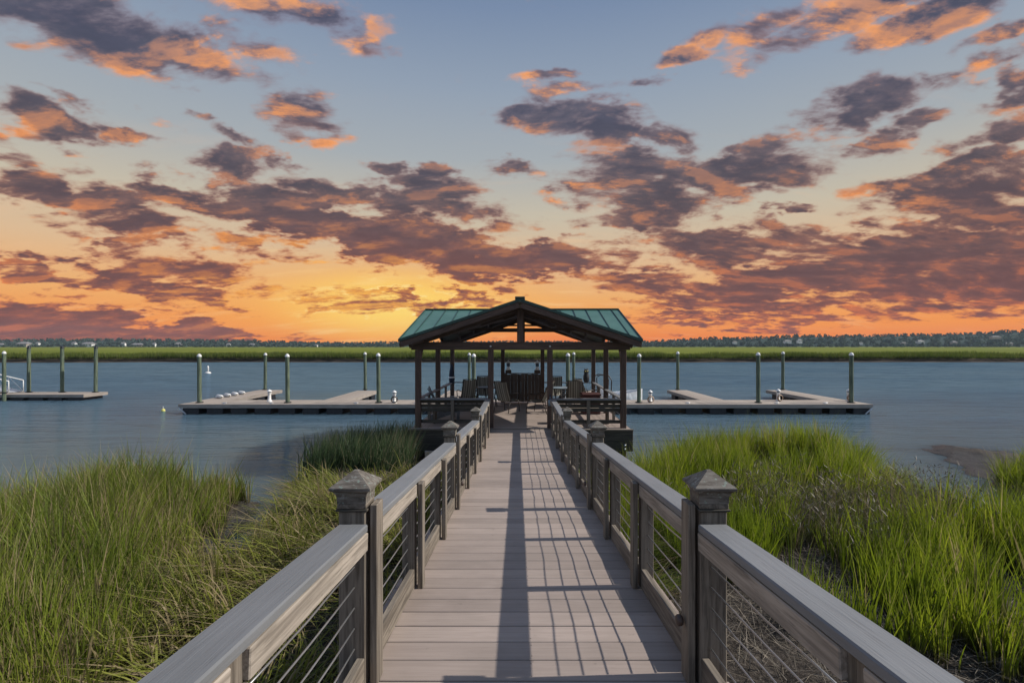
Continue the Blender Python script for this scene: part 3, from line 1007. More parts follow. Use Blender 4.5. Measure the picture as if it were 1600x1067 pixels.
tag(blades('seeding_grass', x[s_], y[s_], z[s_], h[s_] * .98, ln[s_] * 1.3, ld[s_], rng.uniform(.006, .012, s_.sum()), 'grass_seed', 4, 2.2),
    'patch of grass gone to brownish seed heads amid the green on the right bank', 'marsh grass', kind='stuff')
# small pale seed heads over that patch
q = rng.permutation(np.where(s_)[0])[:9000]
hx = x[q] + rng.normal(0, .06, len(q)); hy = y[q] + rng.normal(0, .06, len(q)); hz = z[q] + h[q] * rng.uniform(.75, 1.0, len(q))
tag(blades('seed_head', hx, hy, hz, rng.uniform(.03, .09, len(q)), rng.uniform(.3, 2, len(q)), rng.uniform(0, 6.28, len(q)), rng.uniform(.010, .018, len(q)), 'grass_dead', 2, 1.2),
    'pale seed heads speckling the brownish grass on the right bank', 'seed heads', kind='stuff')

# right: low leaning grass beside the railing
def kRr(x, y):
    return (sdl(x, y) > .15) & (x > 1.0) & (x < 2.1) & (y > 5.6 + .5 * vnoise(x, y, 2, 71)) & (y < 12.5) & (vnoise(x, y, 1.6, 72) > .3) & (sdl(x, y) > .3)
xc, yc = scatter(2600, 1.0, 3.4, 5.4, 12.6, kRr)
x = np.repeat(xc, 10) + rng.normal(0, .05, len(xc) * 10); y = np.repeat(yc, 10) + rng.normal(0, .05, len(xc) * 10)
tag(blades('leaning_grass', x, y, ground_z(x, y), rng.uniform(.3, .7, len(x)), rng.uniform(.5, 1.5, len(x)), np.repeat(rng.normal(-.6, .6, len(xc)), 10) + rng.normal(0, .3, len(x)), rng.uniform(.007, .014, len(x)), 'grass_left', 4, 1.4, droop=rng.uniform(.1, .6, len(x))),
    'leaning green and straw grass close beside the right railing', 'marsh grass', kind='stuff')

# far bank grass fringe
n_ = 100000
x = rng.uniform(-135, 135, n_)
y = bank_y(x) + 1.2 + rng.exponential(7, n_)
z = np.full(n_, -2.62)
tag(blades('bank_grass', x, y, z, rng.uniform(.6, 1.35, n_) * (.35 + .75 * vnoise(x, y, .12, 81) + .45 * vnoise(x, y, .5, 82)), rng.uniform(.0, .4, n_), rng.uniform(0, 6.28, n_), rng.uniform(.05, .12, n_), 'grass_far', 2, 1.5),
    'strip of green marsh grass along the muddy far bank of the river', 'marsh grass', kind='stuff')


# ------------------------------------------------------------------ boardwalk
WX = .075                                    # centre line


def deck_z(y):
    """top of the deck: ramps down to the pavilion, easing to level"""
    s_ = .078
    y1 = 9.9
    if y < y1 - .6: return -(1.475 + s_ * y)
    zf = -(1.475 + s_ * y1)
    if y > y1 + .6: return zf
    t = (y - (y1 - .6)) / 1.2
    return -(1.475 + s_ * (y1 - .6)) - s_ * 1.2 * (t - t * t / 2)


FL = deck_z(20)
walk = thing('boardwalk', 'taupe plank boardwalk ramping down from the camera to the green roofed pavilion', 'boardwalk', (WX, -3.5, -4.2), world=True)
yy_ = -3.5
meshes = [box_mesh(1.94 + .004 * i, .1855, .032, wood('deck', 0), .004) for i in range(5)]
while yy_ < 13.72:
    zc_ = deck_z(yy_ + .097)
    sl = math.atan((deck_z(yy_ + .2) - deck_z(yy_)) / .2)
    Mx = Matrix.Translation((WX + random.uniform(-.004, .004), yy_ + .0975, zc_ - .016 + random.uniform(-.0012, .0012))) @ Euler((sl, random.uniform(-.0012, .0012), random.uniform(-.0012, .0012))).to_matrix().to_4x4()
    mesh_obj('deck_board', random.choice(meshes), walk, Mx)
    yy_ += .1955
segs_ = [-3.5, 2.57, 6.15, 9.3, 10.6, 13.7]
for sx in (-.86, 0, .86):
    for a, b in zip(segs_, segs_[1:]):
        beam('joist', walk, (WX + sx, a, deck_z(a) - .15), (WX + sx, b - .004, deck_z(b) - .15), .05, .22, 'weathered')
for yv in (-1.0, 2.57, 6.15, 9.9):
    for sx in (-.80, .80):
        lathe('pile', walk, [(.11, -1.6), (.115, 0), (.11, 1)], 'pile', (WX + sx * .55, yv, -3.0 - .3), 12)
        # shorten: pile tops hidden under the joists
    bx('cross_beam', walk, WX - .95, WX + .95, yv - .09, yv + .09, deck_z(yv) - .46, deck_z(yv) - .27, 'weathered')

POSTS = [-1.05, .17, 1.35, 2.57, 3.76, 4.95, 6.15, 7.36, 8.6, 9.9, 11.2, 12.5]
NEWEL = (-1.05, 2.57, 6.15, 9.9)


def post_cap_mesh():
    bm = bmesh.new()
    lv = [(.072, 0), (.072, .034), (.079, .054), (.092, .066), (.101, .071), (.101, .082), (.095, .088)]
    prev = None
    for r, z in lv:
        cur = [bm.verts.new((sx * r, sy * r, z)) for sx, sy in ((-1, -1), (1, -1), (1, 1), (-1, 1))]
        if prev:
            for i in range(4):
                bm.faces.new((prev[i], prev[(i + 1) % 4], cur[(i + 1) % 4], cur[i]))
        else:
            bm.faces.new(cur[::-1])
        prev = cur
    ap = [bm.verts.new((sx * .010, sy * .010, .150)) for sx, sy in ((-1, -1), (1, -1), (1, 1), (-1, 1))]
    for i in range(4):
        bm.faces.new((prev[i], prev[(i + 1) % 4], ap[(i + 1) % 4], ap[i]))
    bm.faces.new(ap)
    me = bpy.data.meshes.new('post_cap'); bm.to_mesh(me); bm.free()
    me.materials.append(M['postcap'])
    return me


PCAP = post_cap_mesh()
LIGHT = cyl_mesh([(0, 0), (.022, 0), (.028, .008), (.028, .022), (.02, .032), (0, .035)], 12, M['hazel'])


def railing(side, label):
    s = side
    root = thing('railing', label, 'railing', (WX + s * .87, 2.57, deck_z(2.57)), group='railings of the boardwalk', world=True)
    X_ = lambda r: WX + s * r
    for py in POSTS:
        dz = deck_z(py)
        newel = py in NEWEL
        hw = .066 if newel else .045
        ctr = .885 if newel else .868
        if newel:
            bot = -3.75
            po = bx('newel_post', root, X_(ctr - hw), X_(ctr + hw), py - hw, py + hw, bot, dz + .865, 'weathered', .006)
            # necking band, block and pyramid cap above the rail
            bx('band', po, X_(ctr - .078), X_(ctr + .078), py - .078, py + .078, dz + .866, dz + .878, 'boards', .003)
            bx('block', po, X_(ctr - .072), X_(ctr + .072), py - .072, py + .072, dz + .879, dz + .902, 'weathered', .003)
            mesh_obj('post_cap', PCAP, po, Matrix.Translation((X_(ctr), py, dz + .903)) @ Euler((0, 0, random.uniform(-.03, .03))).to_matrix().to_4x4())
            top = dz + .93
            bx('side_strip', root, X_(.764), X_(.800), py - .055, py + .055, dz + .002, dz + .895, 'weathered', .004)
            if (py > 0 and s > 0) or py > 4:
                mesh_obj('round_light', LIGHT, root, Matrix.Translation((X_(.742), py - .0, dz + .30)) @ Euler((0, -s * math.pi / 2, 0)).to_matrix().to_4x4() @ Matrix.Translation((0, 0, -.01)))
        else:
            bx('post', root, X_(ctr - hw), X_(ctr + hw), py - hw, py + hw, dz - .26, dz + .758, 'weathered', .004)
            if py < 2:
                bx('side_strip', root, X_(.805), X_(.8225), py - .045, py + .045, dz + .146, dz + .668, 'weathered', .004)
            else:
                bx('side_strip', root, X_(.762), X_(.80), py - .045, py + .045, dz + .002, dz + .768, 'weathered', .004)
    for i in range(len(POSTS)):
        a = POSTS[i]; b = POSTS[i + 1] if i + 1 < len(POSTS) else 13.93
        ra = .07 if a in NEWEL else .045
        rb = .07 if b in NEWEL else (.045 if i + 1 < len(POSTS) else 0)
        ya, yb = a + ra + .002, b - rb - .002
        # toe board standing on edge behind the strips
        ty0, ty1 = a + ra + .002, b - rb - .002
        beam('toe_board', root, (X_(.842), ty0, deck_z(ty0) + .075), (X_(.842), ty1, deck_z(ty1) + .075), .085 if False else .04, .14, 'weathered')
        beam('side_rail', root, (X_(.822), ya, deck_z(ya) + .715), (X_(.822), yb, deck_z(yb) + .715), .036, .088, 'pale')
        for cz in (.19, .29, .39, .49, .59):
            pts = []
            for t in (0, .25, .5, .75, 1):
                yq = ya + (yb - ya) * t
                sag = -.006 * math.sin(math.pi * t) + (random.uniform(-.004, .004) if 0 < t < 1 else 0)
                pts.append((X_(.872), yq, deck_z(yq) + cz + sag))
            tube('cable', root, pts, .0042, 'cable', 5)
    caps = [-3.4] + [y_ for y_ in NEWEL] + [13.93]
    for i in range(len(caps) - 1):
        a, b = caps[i], caps[i + 1]
        ya = a + (.072 if a in NEWEL else 0); yb = b - (.072 if b in NEWEL else 0)
        mid = [ya, yb] if b < 10 else [ya, 10.7, yb]
        if b >= 10: mid = [ya, 10.5, yb]
        for p_, q_ in zip(mid, mid[1:]):
            beam('handrail', root, (X_(.875), p_, deck_z(p_) + .782), (X_(.875), q_ - .003, deck_z(q_) + .782), .142, .038, 'cap', .006)
    return root


railing(-1, 'weathered wooden railing with steel cables along the left side of the boardwalk')
railing(1, 'weathered wooden railing with steel cables along the right side of the boardwalk')

# ------------------------------------------------------------------ pavilion (local frame: origin at the middle of its front edge, floor level)
pav = thing('pavilion', 'open timber dock pavilion with green metal cross gable roof at the boardwalk end', 'pavilion', (.077, 14.04, FL), -.020)
FX, BYK = 2.81, 6.36
W_ = .075
PZ = 2.127                                   # underside of the ring beam
for (x, y) in [(-FX, 0), (-.81, 0), (.81, 0), (FX, 0), (-FX, 3.1), (FX, 3.1), (-FX, BYK), (-.79, BYK), (.79, BYK), (FX, BYK)]:
    bx('post', pav, x - W_, x + W_, y - W_, y + W_, -1.9, PZ - .002, 'stained', .008)
for y in (0, BYK):
    bx('beam', pav, -2.99, 2.99, y - .08, y + .08, PZ, PZ + .22, 'stained', .006)
for x in (-FX, FX):
    bx('beam', pav, x - .07, x + .07, .082, BYK - .082, PZ + .02, PZ + .22, 'stained', .006)
EZ, RZ = 2.247 + .14, 2.247 + 1.20           # eave and ridge of the roof skin
HX, Y0, Y1 = 3.19, -.62, 6.66
YC = (Y0 + Y1) / 2
HY = (Y1 - Y0) / 2
cen = (0, YC, RZ)
cor = [(-HX, Y0, EZ), (HX, Y0, EZ), (HX, Y1, EZ), (-HX, Y1, EZ)]
rid = [(0, Y0, RZ), (HX, YC, RZ), (0, Y1, RZ), (-HX, YC, RZ)]
vs, fs = [], []
for i in range(4):                            # each gable: ridge end i between corners i and i+1
    for cn in (cor[i], cor[(i + 1) % 4]):
        b0 = len(vs)
        tri = [cen, rid[i], cn]
        for dz in (0, -.035):
            vs += [(p_[0], p_[1], p_[2] + dz) for p_ in tri]
        nrm = (Vector(tri[1]) - Vector(tri[0])).cross(Vector(tri[2]) - Vector(tri[0]))
        up_ = (0, 1, 2) if nrm.z > 0 else (0, 2, 1)
        fs.append(tuple(b0 + q for q in up_)); fs.append(tuple(b0 + 3 + q for q in up_[::-1]))
        for p_, q_ in ((1, 2),):
            fs.append((b0 + p_, b0 + q_, b0 + 3 + q_, b0 + 3 + p_))
roof = raw('roof', pav, vs, fs, 'roof')
# sheathing and rafters under the metal
vs2 = [(v_[0] * .996, YC + (v_[1] - YC) * .996, v_[2] - .037 - (0.0 if i_ % 6 < 3 else -.005)) for i_, v_ in enumerate(vs)]
M['sheath'] = wood('weathered', 0)
raw('sheathing', pav, vs2, fs, 'sheath')
# seams
for s in (-1, 1):
    for kx in range(-7, 8):                   # run along y on the side gable slopes
        x = kx * .42 + .02
        if abs(x) < .12: continue
        yv = YC + s * HY * abs(x) / HX
        beam('seam', roof, (x, YC + s * .05, RZ + .012 - .05 * (RZ - EZ) / HY), (x, yv - s * .03, RZ - (RZ - EZ) * abs(x) / HX + .014), .016, .034, 'rooftrim', 0)
    for ky in range(-8, 9):                   # run along x on the front and back gable slopes
        y = YC + ky * .42
        if abs(y - YC) < .12 or abs(y - YC) > HY: continue
        xv = s * HX * abs(y - YC) / HY
        beam('seam', roof, (s * .05, y, RZ + .012 - .05 * (RZ - EZ) / HX), (xv - s * .03, y, RZ - (RZ - EZ) * abs(y - YC) / HY + .014), .016, .034, 'rooftrim', 0)
# ridge caps and drip edges
beam('ridge_cap', roof, (0, Y0 - .03, RZ + .02), (0, Y1 + .03, RZ + .02), .26, .045, 'rooftrim', .012)
beam('ridge_cap', roof, (-HX - .02, YC, RZ + .012), (-.14, YC, RZ + .012), .20, .035, 'rooftrim', .010)
beam('ridge_cap', roof, (.14, YC, RZ + .012), (HX + .02, YC, RZ + .012), .20, .035, 'rooftrim', .010)
bx('ridge_vent', roof, -.13, .13, Y0 - .04, Y0 + .4, RZ + .045, RZ + .085, 'rooftrim', .01)
for i in range(4):
    for cn in (cor[i], cor[(i + 1) % 4]):
        a, b = Vector(rid[i]), Vector(cn)
        outv = Vector((rid[i][0] - cen[0], rid[i][1] - cen[1], 0)).normalized()
        dirn = (b - a).normalized()
        a2, b2 = a + outv * .012 + dirn * .03, b + outv * .012
        beam('drip_edge', roof, a2 + Vector((0, 0, .0)), b2, .02, .07, 'rooftrim', 0)
        beam('rake_board', pav, a2 + outv * -.035 + Vector((0, 0, -.125)), b2 + outv * -.035 - dirn * .04 + Vector((0, 0, -.125)), .038, .15, 'stained', .004)
# gable trusses: rafters at the front, middle and back, king posts and collar ties
for y in (0.0, 3.0, BYK):
    for s in (-1, 1):
        if y == 3.0: continue
        zt = RZ - .045 - .09
        beam('rafter', pav, (s * .02, y, zt - .02), (s * (HX - .12), y, EZ - .135), .07, .17, 'stained')
    if y != 3.0:
        bx('king_post', pav, -.09, .09, y - .07, y + .07, PZ + .222, RZ - .2, 'stained', .006)
for z_, hw in ((2.247 + .57, 1.75), (2.247 + .80, 1.05)):
    bx('collar_tie', pav, -hw, hw, BYK - .16, BYK - .11, z_ - .035, z_ + .035, 'stained')
bx('collar_tie', pav, -1.9, 1.9, 3.0, 3.05, 2.247 + .50, 2.247 + .58, 'stained')
for s in (-1, 1):                              # valley rafters and purlins under the skin
    for e_ in (-1, 1):
        beam('valley_rafter', pav, (s * .05, YC + e_ * .05, RZ - .15), (s * (HX - .25), YC + e_ * (HY - .28), EZ + .09 - .14), .05, .17, 'stained')
    for y in (.75, 1.5, 2.25, 4.0, 4.8, 5.6):
        xm = HX * abs(y - YC) / HY - .1
        if xm < .3: continue
        beam('rafter', pav, (s * .03, y, RZ - .13), (s * xm, y, RZ - .13 - (RZ - EZ) * xm / HX), .045, .13, 'stained')
    for x in (.6, 1.2, 1.8, 2.4):
        for e_ in (-1, 1):
            ym = HY * x / HX - .12
            beam('rafter', pav, (s * x, YC + e_ * .03, RZ - .13), (s * x, YC + e_ * ym, RZ - .13 - (RZ - EZ) * ym / HY), .045, .13, 'stained')
    beam('brace', pav, (s * FX, .09, PZ - .42), (s * FX, .5, PZ + .02), .07, .07, 'stained')
# floor
yy_ = -.20
fm = [box_mesh(5.96 + .004 * i, .1855, .032, wood('deck', 0), .004) for i in range(3)]
fm2 = None
while yy_ < 6.62:
    Mx = Matrix.Translation((0, yy_ + .0975, -.016 + random.uniform(-.001, .001)))
    mesh_obj('deck_board', random.choice(fm), pav, Mx)
    yy_ += .1955
bx('rim_board', pav, -3.02, 3.02, -.262, -.222, -.30, -.036, 'boards')
bx('rim_board', pav, -3.02, 3.02, -.272, -.232, -.585, -.305, 'boards')
bx('nosing', pav, -3.03, 3.03, -.30, -.204, -.033, .004, 'weathered')
for x in (-3.02, 3.02):
    bx('rim_board', pav, x - .02, x + .02, -.20, 6.6, -.30, -.036, 'boards')
for y in (0, 3.1, BYK):
    bx('cross_beam', pav, -2.95, 2.95, y - .19, y - .08, -.34, -.05, 'boards')
for (x, y) in [(-2.81, 0), (2.81, 0), (-2.81, 3.1), (2.81, 3.1), (-2.81, BYK), (2.81, BYK), (-.95, 0), (.95, 0), (0, 3.1), (0, BYK)]:
    lathe('pile', pav, [(.13, -2.4), (.14, -1.2), (.13, -.35)], 'pile', (x, y + .24, 0), 12)
BOLT = cyl_mesh([(0, 0), (.028, 0), (.028, .014), (.014, .024), (0, .024)], 8, M['aluminium'])
for x in (-2.81, -.9, .9, 2.81):
    for z_ in (-.42, -.52):
        mesh_obj('bolt', BOLT, pav, Matrix.Translation((x, -.272, z_)) @ Euler((math.pi / 2, 0, 0)).to_matrix().to_4x4())
for x in (-.81, .81):
    mesh_obj('bolt', BOLT, pav, Matrix.Translation((x, -.08, PZ + .1)) @ Euler((math.pi / 2, 0, 0)).to_matrix().to_4x4())
# railings round the pavilion
RH = .80
for s in (-1, 1):
    bx('handrail', pav, s * .90, s * 2.73, -.10, .12, RH - .038, RH, 'cap', .006)
    for j in range(3):
        bx('rail_board', pav, s * .90, s * 2.73, .02 + .006 * (j % 2), .05 + .006 * (j % 2), .66 - j * .112, .755 - j * .112, 'boards')
    bx('rail_board', pav, s * .90, s * 2.73, .02, .05, .12, .21, 'boards')
    bx('rail_post', pav, s * 1.86 - .045, s * 1.86 + .045, -.07, .018, .005, RH - .04, 'weathered')
    # side and back rails
    for a, b in ((.08, 3.02), (3.18, 6.28)):
        bx('handrail', pav, s * FX - .07, s * FX + .07, a, b, RH - .038, RH, 'cap', .006)
        bx('rail_post', pav, s * FX - .04, s * FX + .04, (a + b) / 2 - .04, (a + b) / 2 + .04, .005, RH - .04, 'weathered')
        for cz in (.16, .3, .44, .58):
            tube('cable', pav, [(s * FX, a, cz), (s * FX, b, cz)], .005, 'cable', 5)
    bx('handrail', pav, s * .87, s * 2.73, BYK - .07, BYK + .07, RH - .038, RH, 'cap', .006)
    bx('rail_post', pav, s * 1.8 - .04, s * 1.8 + .04, BYK - .04, BYK + .04, .005, RH - .04, 'weathered')
    for cz in (.16, .3, .44, .58):
        tube('cable', pav, [(s * .87, BYK, cz), (s * 2.73, BYK, cz)], .005, 'cable', 5)
# low bench planks behind the front railing, left and right
for s in (-1, 1):
    for j in range(3):
        bx('bench_slat', pav, s * 1.02, s * 2.62, .62 + j * .15, .755 + j * .15, .40, .43, 'weathered')
    for xx in (1.1, 2.5):
        bx('bench_leg', pav, s * xx - .03, s * xx + .03, .66, .98, .004, .398, 'weathered')

# board screen at the back, between the two middle posts
scr = thing('board_screen', 'dark vertical board screen standing at the back of the pavilion', 'screen', (.077 + math.sin(.02) * 6.2, 14.04 + 6.15, FL), -.02)
nb = 11
for i in range(nb):
    w0 = 1.5 / nb
    bx('plank', scr, -.75 + i * w0 + .0015, -.75 + (i + 1) * w0 - .0015, -.012 - (.028 if i % 2 else 0), .018, .04, 1.13 - .012 * (i % 3 == 1), 'screen')
bx('top_rail', scr, -.76, .76, -.03, .045, 1.135, 1.17, 'screen')
bx('back_rail', scr, -.75, .75, .02, .06, .25, .34, 'screen')
bx('back_rail', scr, -.75, .75, .02, .06, .85, .94, 'screen')

# lanterns on the screen's ends
def lantern(loc, label):
    t = thing('lantern', label, 'lantern', loc, group='lanterns on the board screen')
    t.scale = (1.3, 1.3, 1.15)
    bx('base', t, -.09, .09, -.06, .06, 0, .10, 'screen')
    lathe('body', t, [(.05, .10), (.065, .12), (.04, .2), (.04, .22)], 'white', n=10)
    lathe('glass', t, [(.045, .221), (.055, .26), (.055, .31), (.045, .335)], 'glass', n=10)
    lathe('hood', t, [(.085, .336), (.08, .36), (.03, .395), (.012, .43), (0, .45)], 'white', n=10)
    return t
sl_ = scr.location
lantern((sl_.x - .56, sl_.y + .02, FL + 1.171), 'white lantern with dark glass on the left end of the board screen')
lantern((sl_.x + .58, sl_.y - .01, FL + 1.171), 'white lantern with dark glass on the right end of the board screen')


# ------------------------------------------------------------------ patio furniture
def sling_mesh(wb, wt, h0, h1, back, mat):
    """seat and back as one hanging fabric strip, 12 mm thick"""
    prof = [(-.50, .40), (-.44, .425), (-.3, .40), (-.12, .37), (0.0, .385), (.05, .44)]
    for i in range(6):
        t = (i + 1) / 6
        prof.append((.05 + back * t + .02 * math.sin(t * 3.14), .44 + (h1 - .44) * t))
    vs, fs = [], []
    for i, (y_, z_) in enumerate(prof):
        t = i / (len(prof) - 1)
        hw = (wb + (wt - wb) * t) / 2
        for k_ in range(5):
            u = -1 + k_ / 2
            sg = -.018 * (1 - u * u)
            vs.append((u * hw, y_ , z_ + sg))
    n1_ = len(vs)
    vs += [(v_[0], v_[1] + .008, v_[2] - .008) for v_ in vs]
    R_ = len(prof)
    for i in range(R_ - 1):
        for k_ in range(4):
            a = i * 5 + k_
            fs.append((a, a + 1, a + 6, a + 5)); fs.append((n1_ + a, n1_ + a + 5, n1_ + a + 6, n1_ + a + 1))
        fs.append((i * 5, i * 5 + 5, n1_ + i * 5 + 5, n1_ + i * 5)); fs.append((i * 5 + 4, n1_ + i * 5 + 4, n1_ + i * 5 + 9, i * 5 + 9))
    return vs, fs, prof


def sling_chair(loc, rz, label):
    """faces local -y"""
    t = thing('patio_chair', label, 'chair', loc, rz, 'striped sling chairs in the pavilion')
    vs, fs, prof = sling_mesh(.50, .46, .4, 1.05, .26, None)
    raw('sling', t, vs, fs, 'sling', True)
    for s in (-1, 1):
        fr_ = [(s * (.26 - .02 * i / len(prof)), y_ + .004, z_) for i, (y_, z_) in enumerate(prof)]
        tube('side_frame', t, fr_, .014, 'dark_metal', 6)
        tube('arm', t, [(s * .28, -.42, .40), (s * .30, -.40, .60), (s * .30, -.32, .645), (s * .30, -.05, .655), (s * .275, .14, .63)], .015, 'dark_metal', 6)
        tube('leg', t, [(s * .28, -.42, .41), (s * .29, -.47, .2), (s * .29, -.49, .004)], .014, 'dark_metal', 6)
        tube('leg', t, [(s * .27, .08, .46), (s * .275, .2, .22), (s * .28, .27, .004)], .014, 'dark_metal', 6)
    tube('stretcher', t, [(-.285, .2, .22), (.285, .2, .22)], .010, 'dark_metal', 6)
    tube('stretcher', t, [(-.29, -.475, .2), (.29, -.475, .2)], .010, 'dark_metal', 6)
    tube('back_bar', t, [(-.24, .31, 1.06), (.24, .31, 1.06)], .014, 'dark_metal', 6)
    return t


c0 = sling_chair((-.42, 17.25, FL), math.pi - .5, 'striped sling chair left of the board screen, its back towards the boardwalk')
for (x, y, rz, lb) in [(.86, 17.1, math.pi + 1.05, 'striped sling chair seen from the side just right of the board screen'),
                       (-1.78, 18.3, math.pi + .35, 'striped sling chair at the left table, its back to the boardwalk'),
                       (-1.28, 19.6, .15, 'striped sling chair at the left table facing the boardwalk'),
                       (1.42, 19.5, -.2, 'striped sling chair at the right table facing the boardwalk'),
                       (1.98, 17.7, math.pi - .1, 'striped sling chair at the right table, its broad back to the boardwalk'),
                       (2.42, 18.6, math.pi - 1.0, 'striped sling chair turned sideways at the far right of the right table')]:
    copy_tree(c0, loc=(x, y, FL), rotz=rz, label=lb)


def table(loc, label):
    t = thing('patio_table', label, 'table', loc, 0, 'round tables in the pavilion')
    lathe('tabletop', t, [(0, .70), (.46, .70), (.475, .71), (.475, .722), (.46, .73), (0, .73)], 'bluegrey', n=24)
    lathe('rim', t, [(.478, .70), (.49, .705), (.49, .725), (.478, .73)], 'dark_metal', n=24)
    for q in range(4):
        a = math.pi / 4 + q * math.pi / 2
        tube('leg', t, [(.3 * math.cos(a), .3 * math.sin(a), .698), (.22 * math.cos(a), .22 * math.sin(a), .35), (.36 * math.cos(a), .36 * math.sin(a), .005)], .014, 'dark_metal', 6)
    lathe('hub', t, [(.05, .33), (.07, .35), (.07, .37), (.05, .39)], 'dark_metal', n=10)
    return t


t0 = table((-1.0, 18.85, FL), 'round patio table on the left side of the pavilion floor')
copy_tree(t0, loc=(1.55, 18.6, FL), label='round patio table on the right side of the pavilion floor')

# maroon storage box
t = thing('storage_box', 'maroon wicker storage box by the right rail of the pavilion', 'box', (2.42, 17.0, FL))
bx('body', t, -.30, .30, -.28, .28, .02, .60, 'maroon', .03)
bx('lid', t, -.32, .32, -.30, .30, .603, .68, 'maroon', .03)
for s in (-1, 1):
    bx('foot', t, s * .26 - .03, s * .26 + .03, -.25, .25, 0, .019, 'black')

# adirondack chair, left
t = thing('adirondack_chair', 'grey adirondack chair beside the left rail of the pavilion', 'chair', (-2.2, 15.75, FL), 1.9)
for i in range(5):
    xx = -.22 + i * .11
    beam('back_slat', t, (xx, .18, .32), (xx * 1.25, .52, 1.02 - .05 * abs(i - 2)), .09, .02, 'grey', up=(0, -1, .5))
for i in range(4):
    bx('seat_slat', t, -.27, .27, -.38 + i * .13, -.27 + i * .13, .36 - i * .03, .38 - i * .03, 'grey', rot=(-.2, 0, 0))
for s in (-1, 1):
    bx('arm', t, s * .27, s * .39, -.42, .32, .60, .625, 'grey')
    bx('leg', t, s * .285, s * .315, -.36, -.27, .0, .598, 'grey')
    beam('leg', t, (s * .26, -.38, .30), (s * .26, .5, .03), .025, .10, 'grey')

# small cooler
t = thing('cooler', 'small white cooler with a red lid on the pavilion floor', 'cooler', (-2.18, 18.2, FL + 0), .2)
bx('body', t, -.2, .2, -.14, .14, 0, .30, 'white', .02)
bx('lid', t, -.21, .21, -.15, .15, .302, .37, 'red', .02)
tube('handle', t, [(-.2, 0, .28), (-.22, 0, .45), (.22, 0, .45), (.2, 0, .28)], .01, 'white')

# owl decoy on the back right rail
t = thing('owl_decoy', 'dark owl decoy perched on the back right rail of the pavilion', 'decoy', (2.72, 20.25, FL + .80))
lathe('body', t, [(.06, 0), (.10, .03), (.125, .14), (.115, .26), (.085, .33), (.09, .37), (.10, .42), (.085, .48), (.04, .515), (0, .52)], 'black', n=12)
for s in (-1, 1):
    lathe('ear', t, [(.028, 0), (.015, .04), (0, .07)], 'black', (s * .055, 0, .49), 6)
    lathe('eye', t, [(0, 0), (.022, .002), (.02, .01), (0, .014)], 'yellow', (s * .04, -.085, .44), 8, (math.pi / 2, 0, 0))
lathe('beak', t, [(.018, 0), (0, .04)], 'hazel', (0, -.09, .40), 6, (math.pi / 2 + .5, 0, 0))

# furled umbrella by the back left post
t = thing('furled_umbrella', 'furled navy umbrella leaning by the back left post of the pavilion', 'umbrella', (-2.58, 20.1, FL))
lathe('canopy', t, [(.05, .72), (.09, .78), (.12, .95), (.10, 1.2), (.06, 1.42), (.02, 1.52)], 'navy', n=10)
lathe('pole', t, [(.02, .03), (.02, .72)], 'dark_metal', n=8)
lathe('base', t, [(0, 0), (.2, 0), (.2, .05), (.05, .07), (.03, .12), (0, .12)], 'dark_metal', n=14)
lathe('tie', t, [(.122, .98), (.124, 1.0), (.12, 1.03)], 'white', n=10)

# small holder on the front right inner post
t = thing('bottle_holder', 'small pale blue holder hung on the front right inner post of the pavilion', 'holder', (.887, 13.93, FL + .62))
lathe('cup', t, [(0, 0), (.05, 0), (.062, .16), (.055, .16), (.045, .02), (0, .02)], 'bluegrey', (0, -.04, 0), 12)
bx('bracket', t, -.02, .02, .0, .03, .02, .3, 'dark_metal')
lathe('bottle', t, [(0, .02), (.035, .02), (.038, .16), (.03, .2), (.014, .24), (.014, .27), (0, .27)], 'glass', (0, -.04, .002), 10)


# ------------------------------------------------------------------ floating docks
DZ = -2.875


def dock_section(t, x0, x1, y0, y1, z, front=True, along_x=True):
    """one deck slab with rim boards and float tubs below"""
    me = box_mesh(x1 - x0, y1 - y0, .04, M['dockplank'], 0)
    mesh_obj('deck', me, t, Matrix.Translation(((x0 + x1) / 2, (y0 + y1) / 2, z - .02)))
    bx('rim_board', t, x0 - .04, x1 + .04, y0 - .045, y0 - .003, z - .19, z - .005, 'dockwood')
    bx('rim_board', t, x0 - .04, x1 + .04, y1 + .003, y1 + .045, z - .19, z - .005, 'dockwood')
    bx('rim_board', t, x0 - .045, x0 - .003, y0, y1, z - .19, z - .005, 'dockwood')
    bx('rim_board', t, x1 + .003, x1 + .045, y0, y1, z - .19, z - .005, 'dockwood')
    if along_x:
        x = x0 + .1
        while x + .7 < x1:
            bx('float', t, x, x + .82, y0 + .05, y1 - .05, z - .68, z - .2, 'float', .03)
            x += 1.18
    else:
        y = y0 + .4
        while y + .8 < y1:
            bx('float', t, x0 + .05, x1 - .05, y, y + .82, z - .68, z - .2, 'float', .03)
            y += 1.4


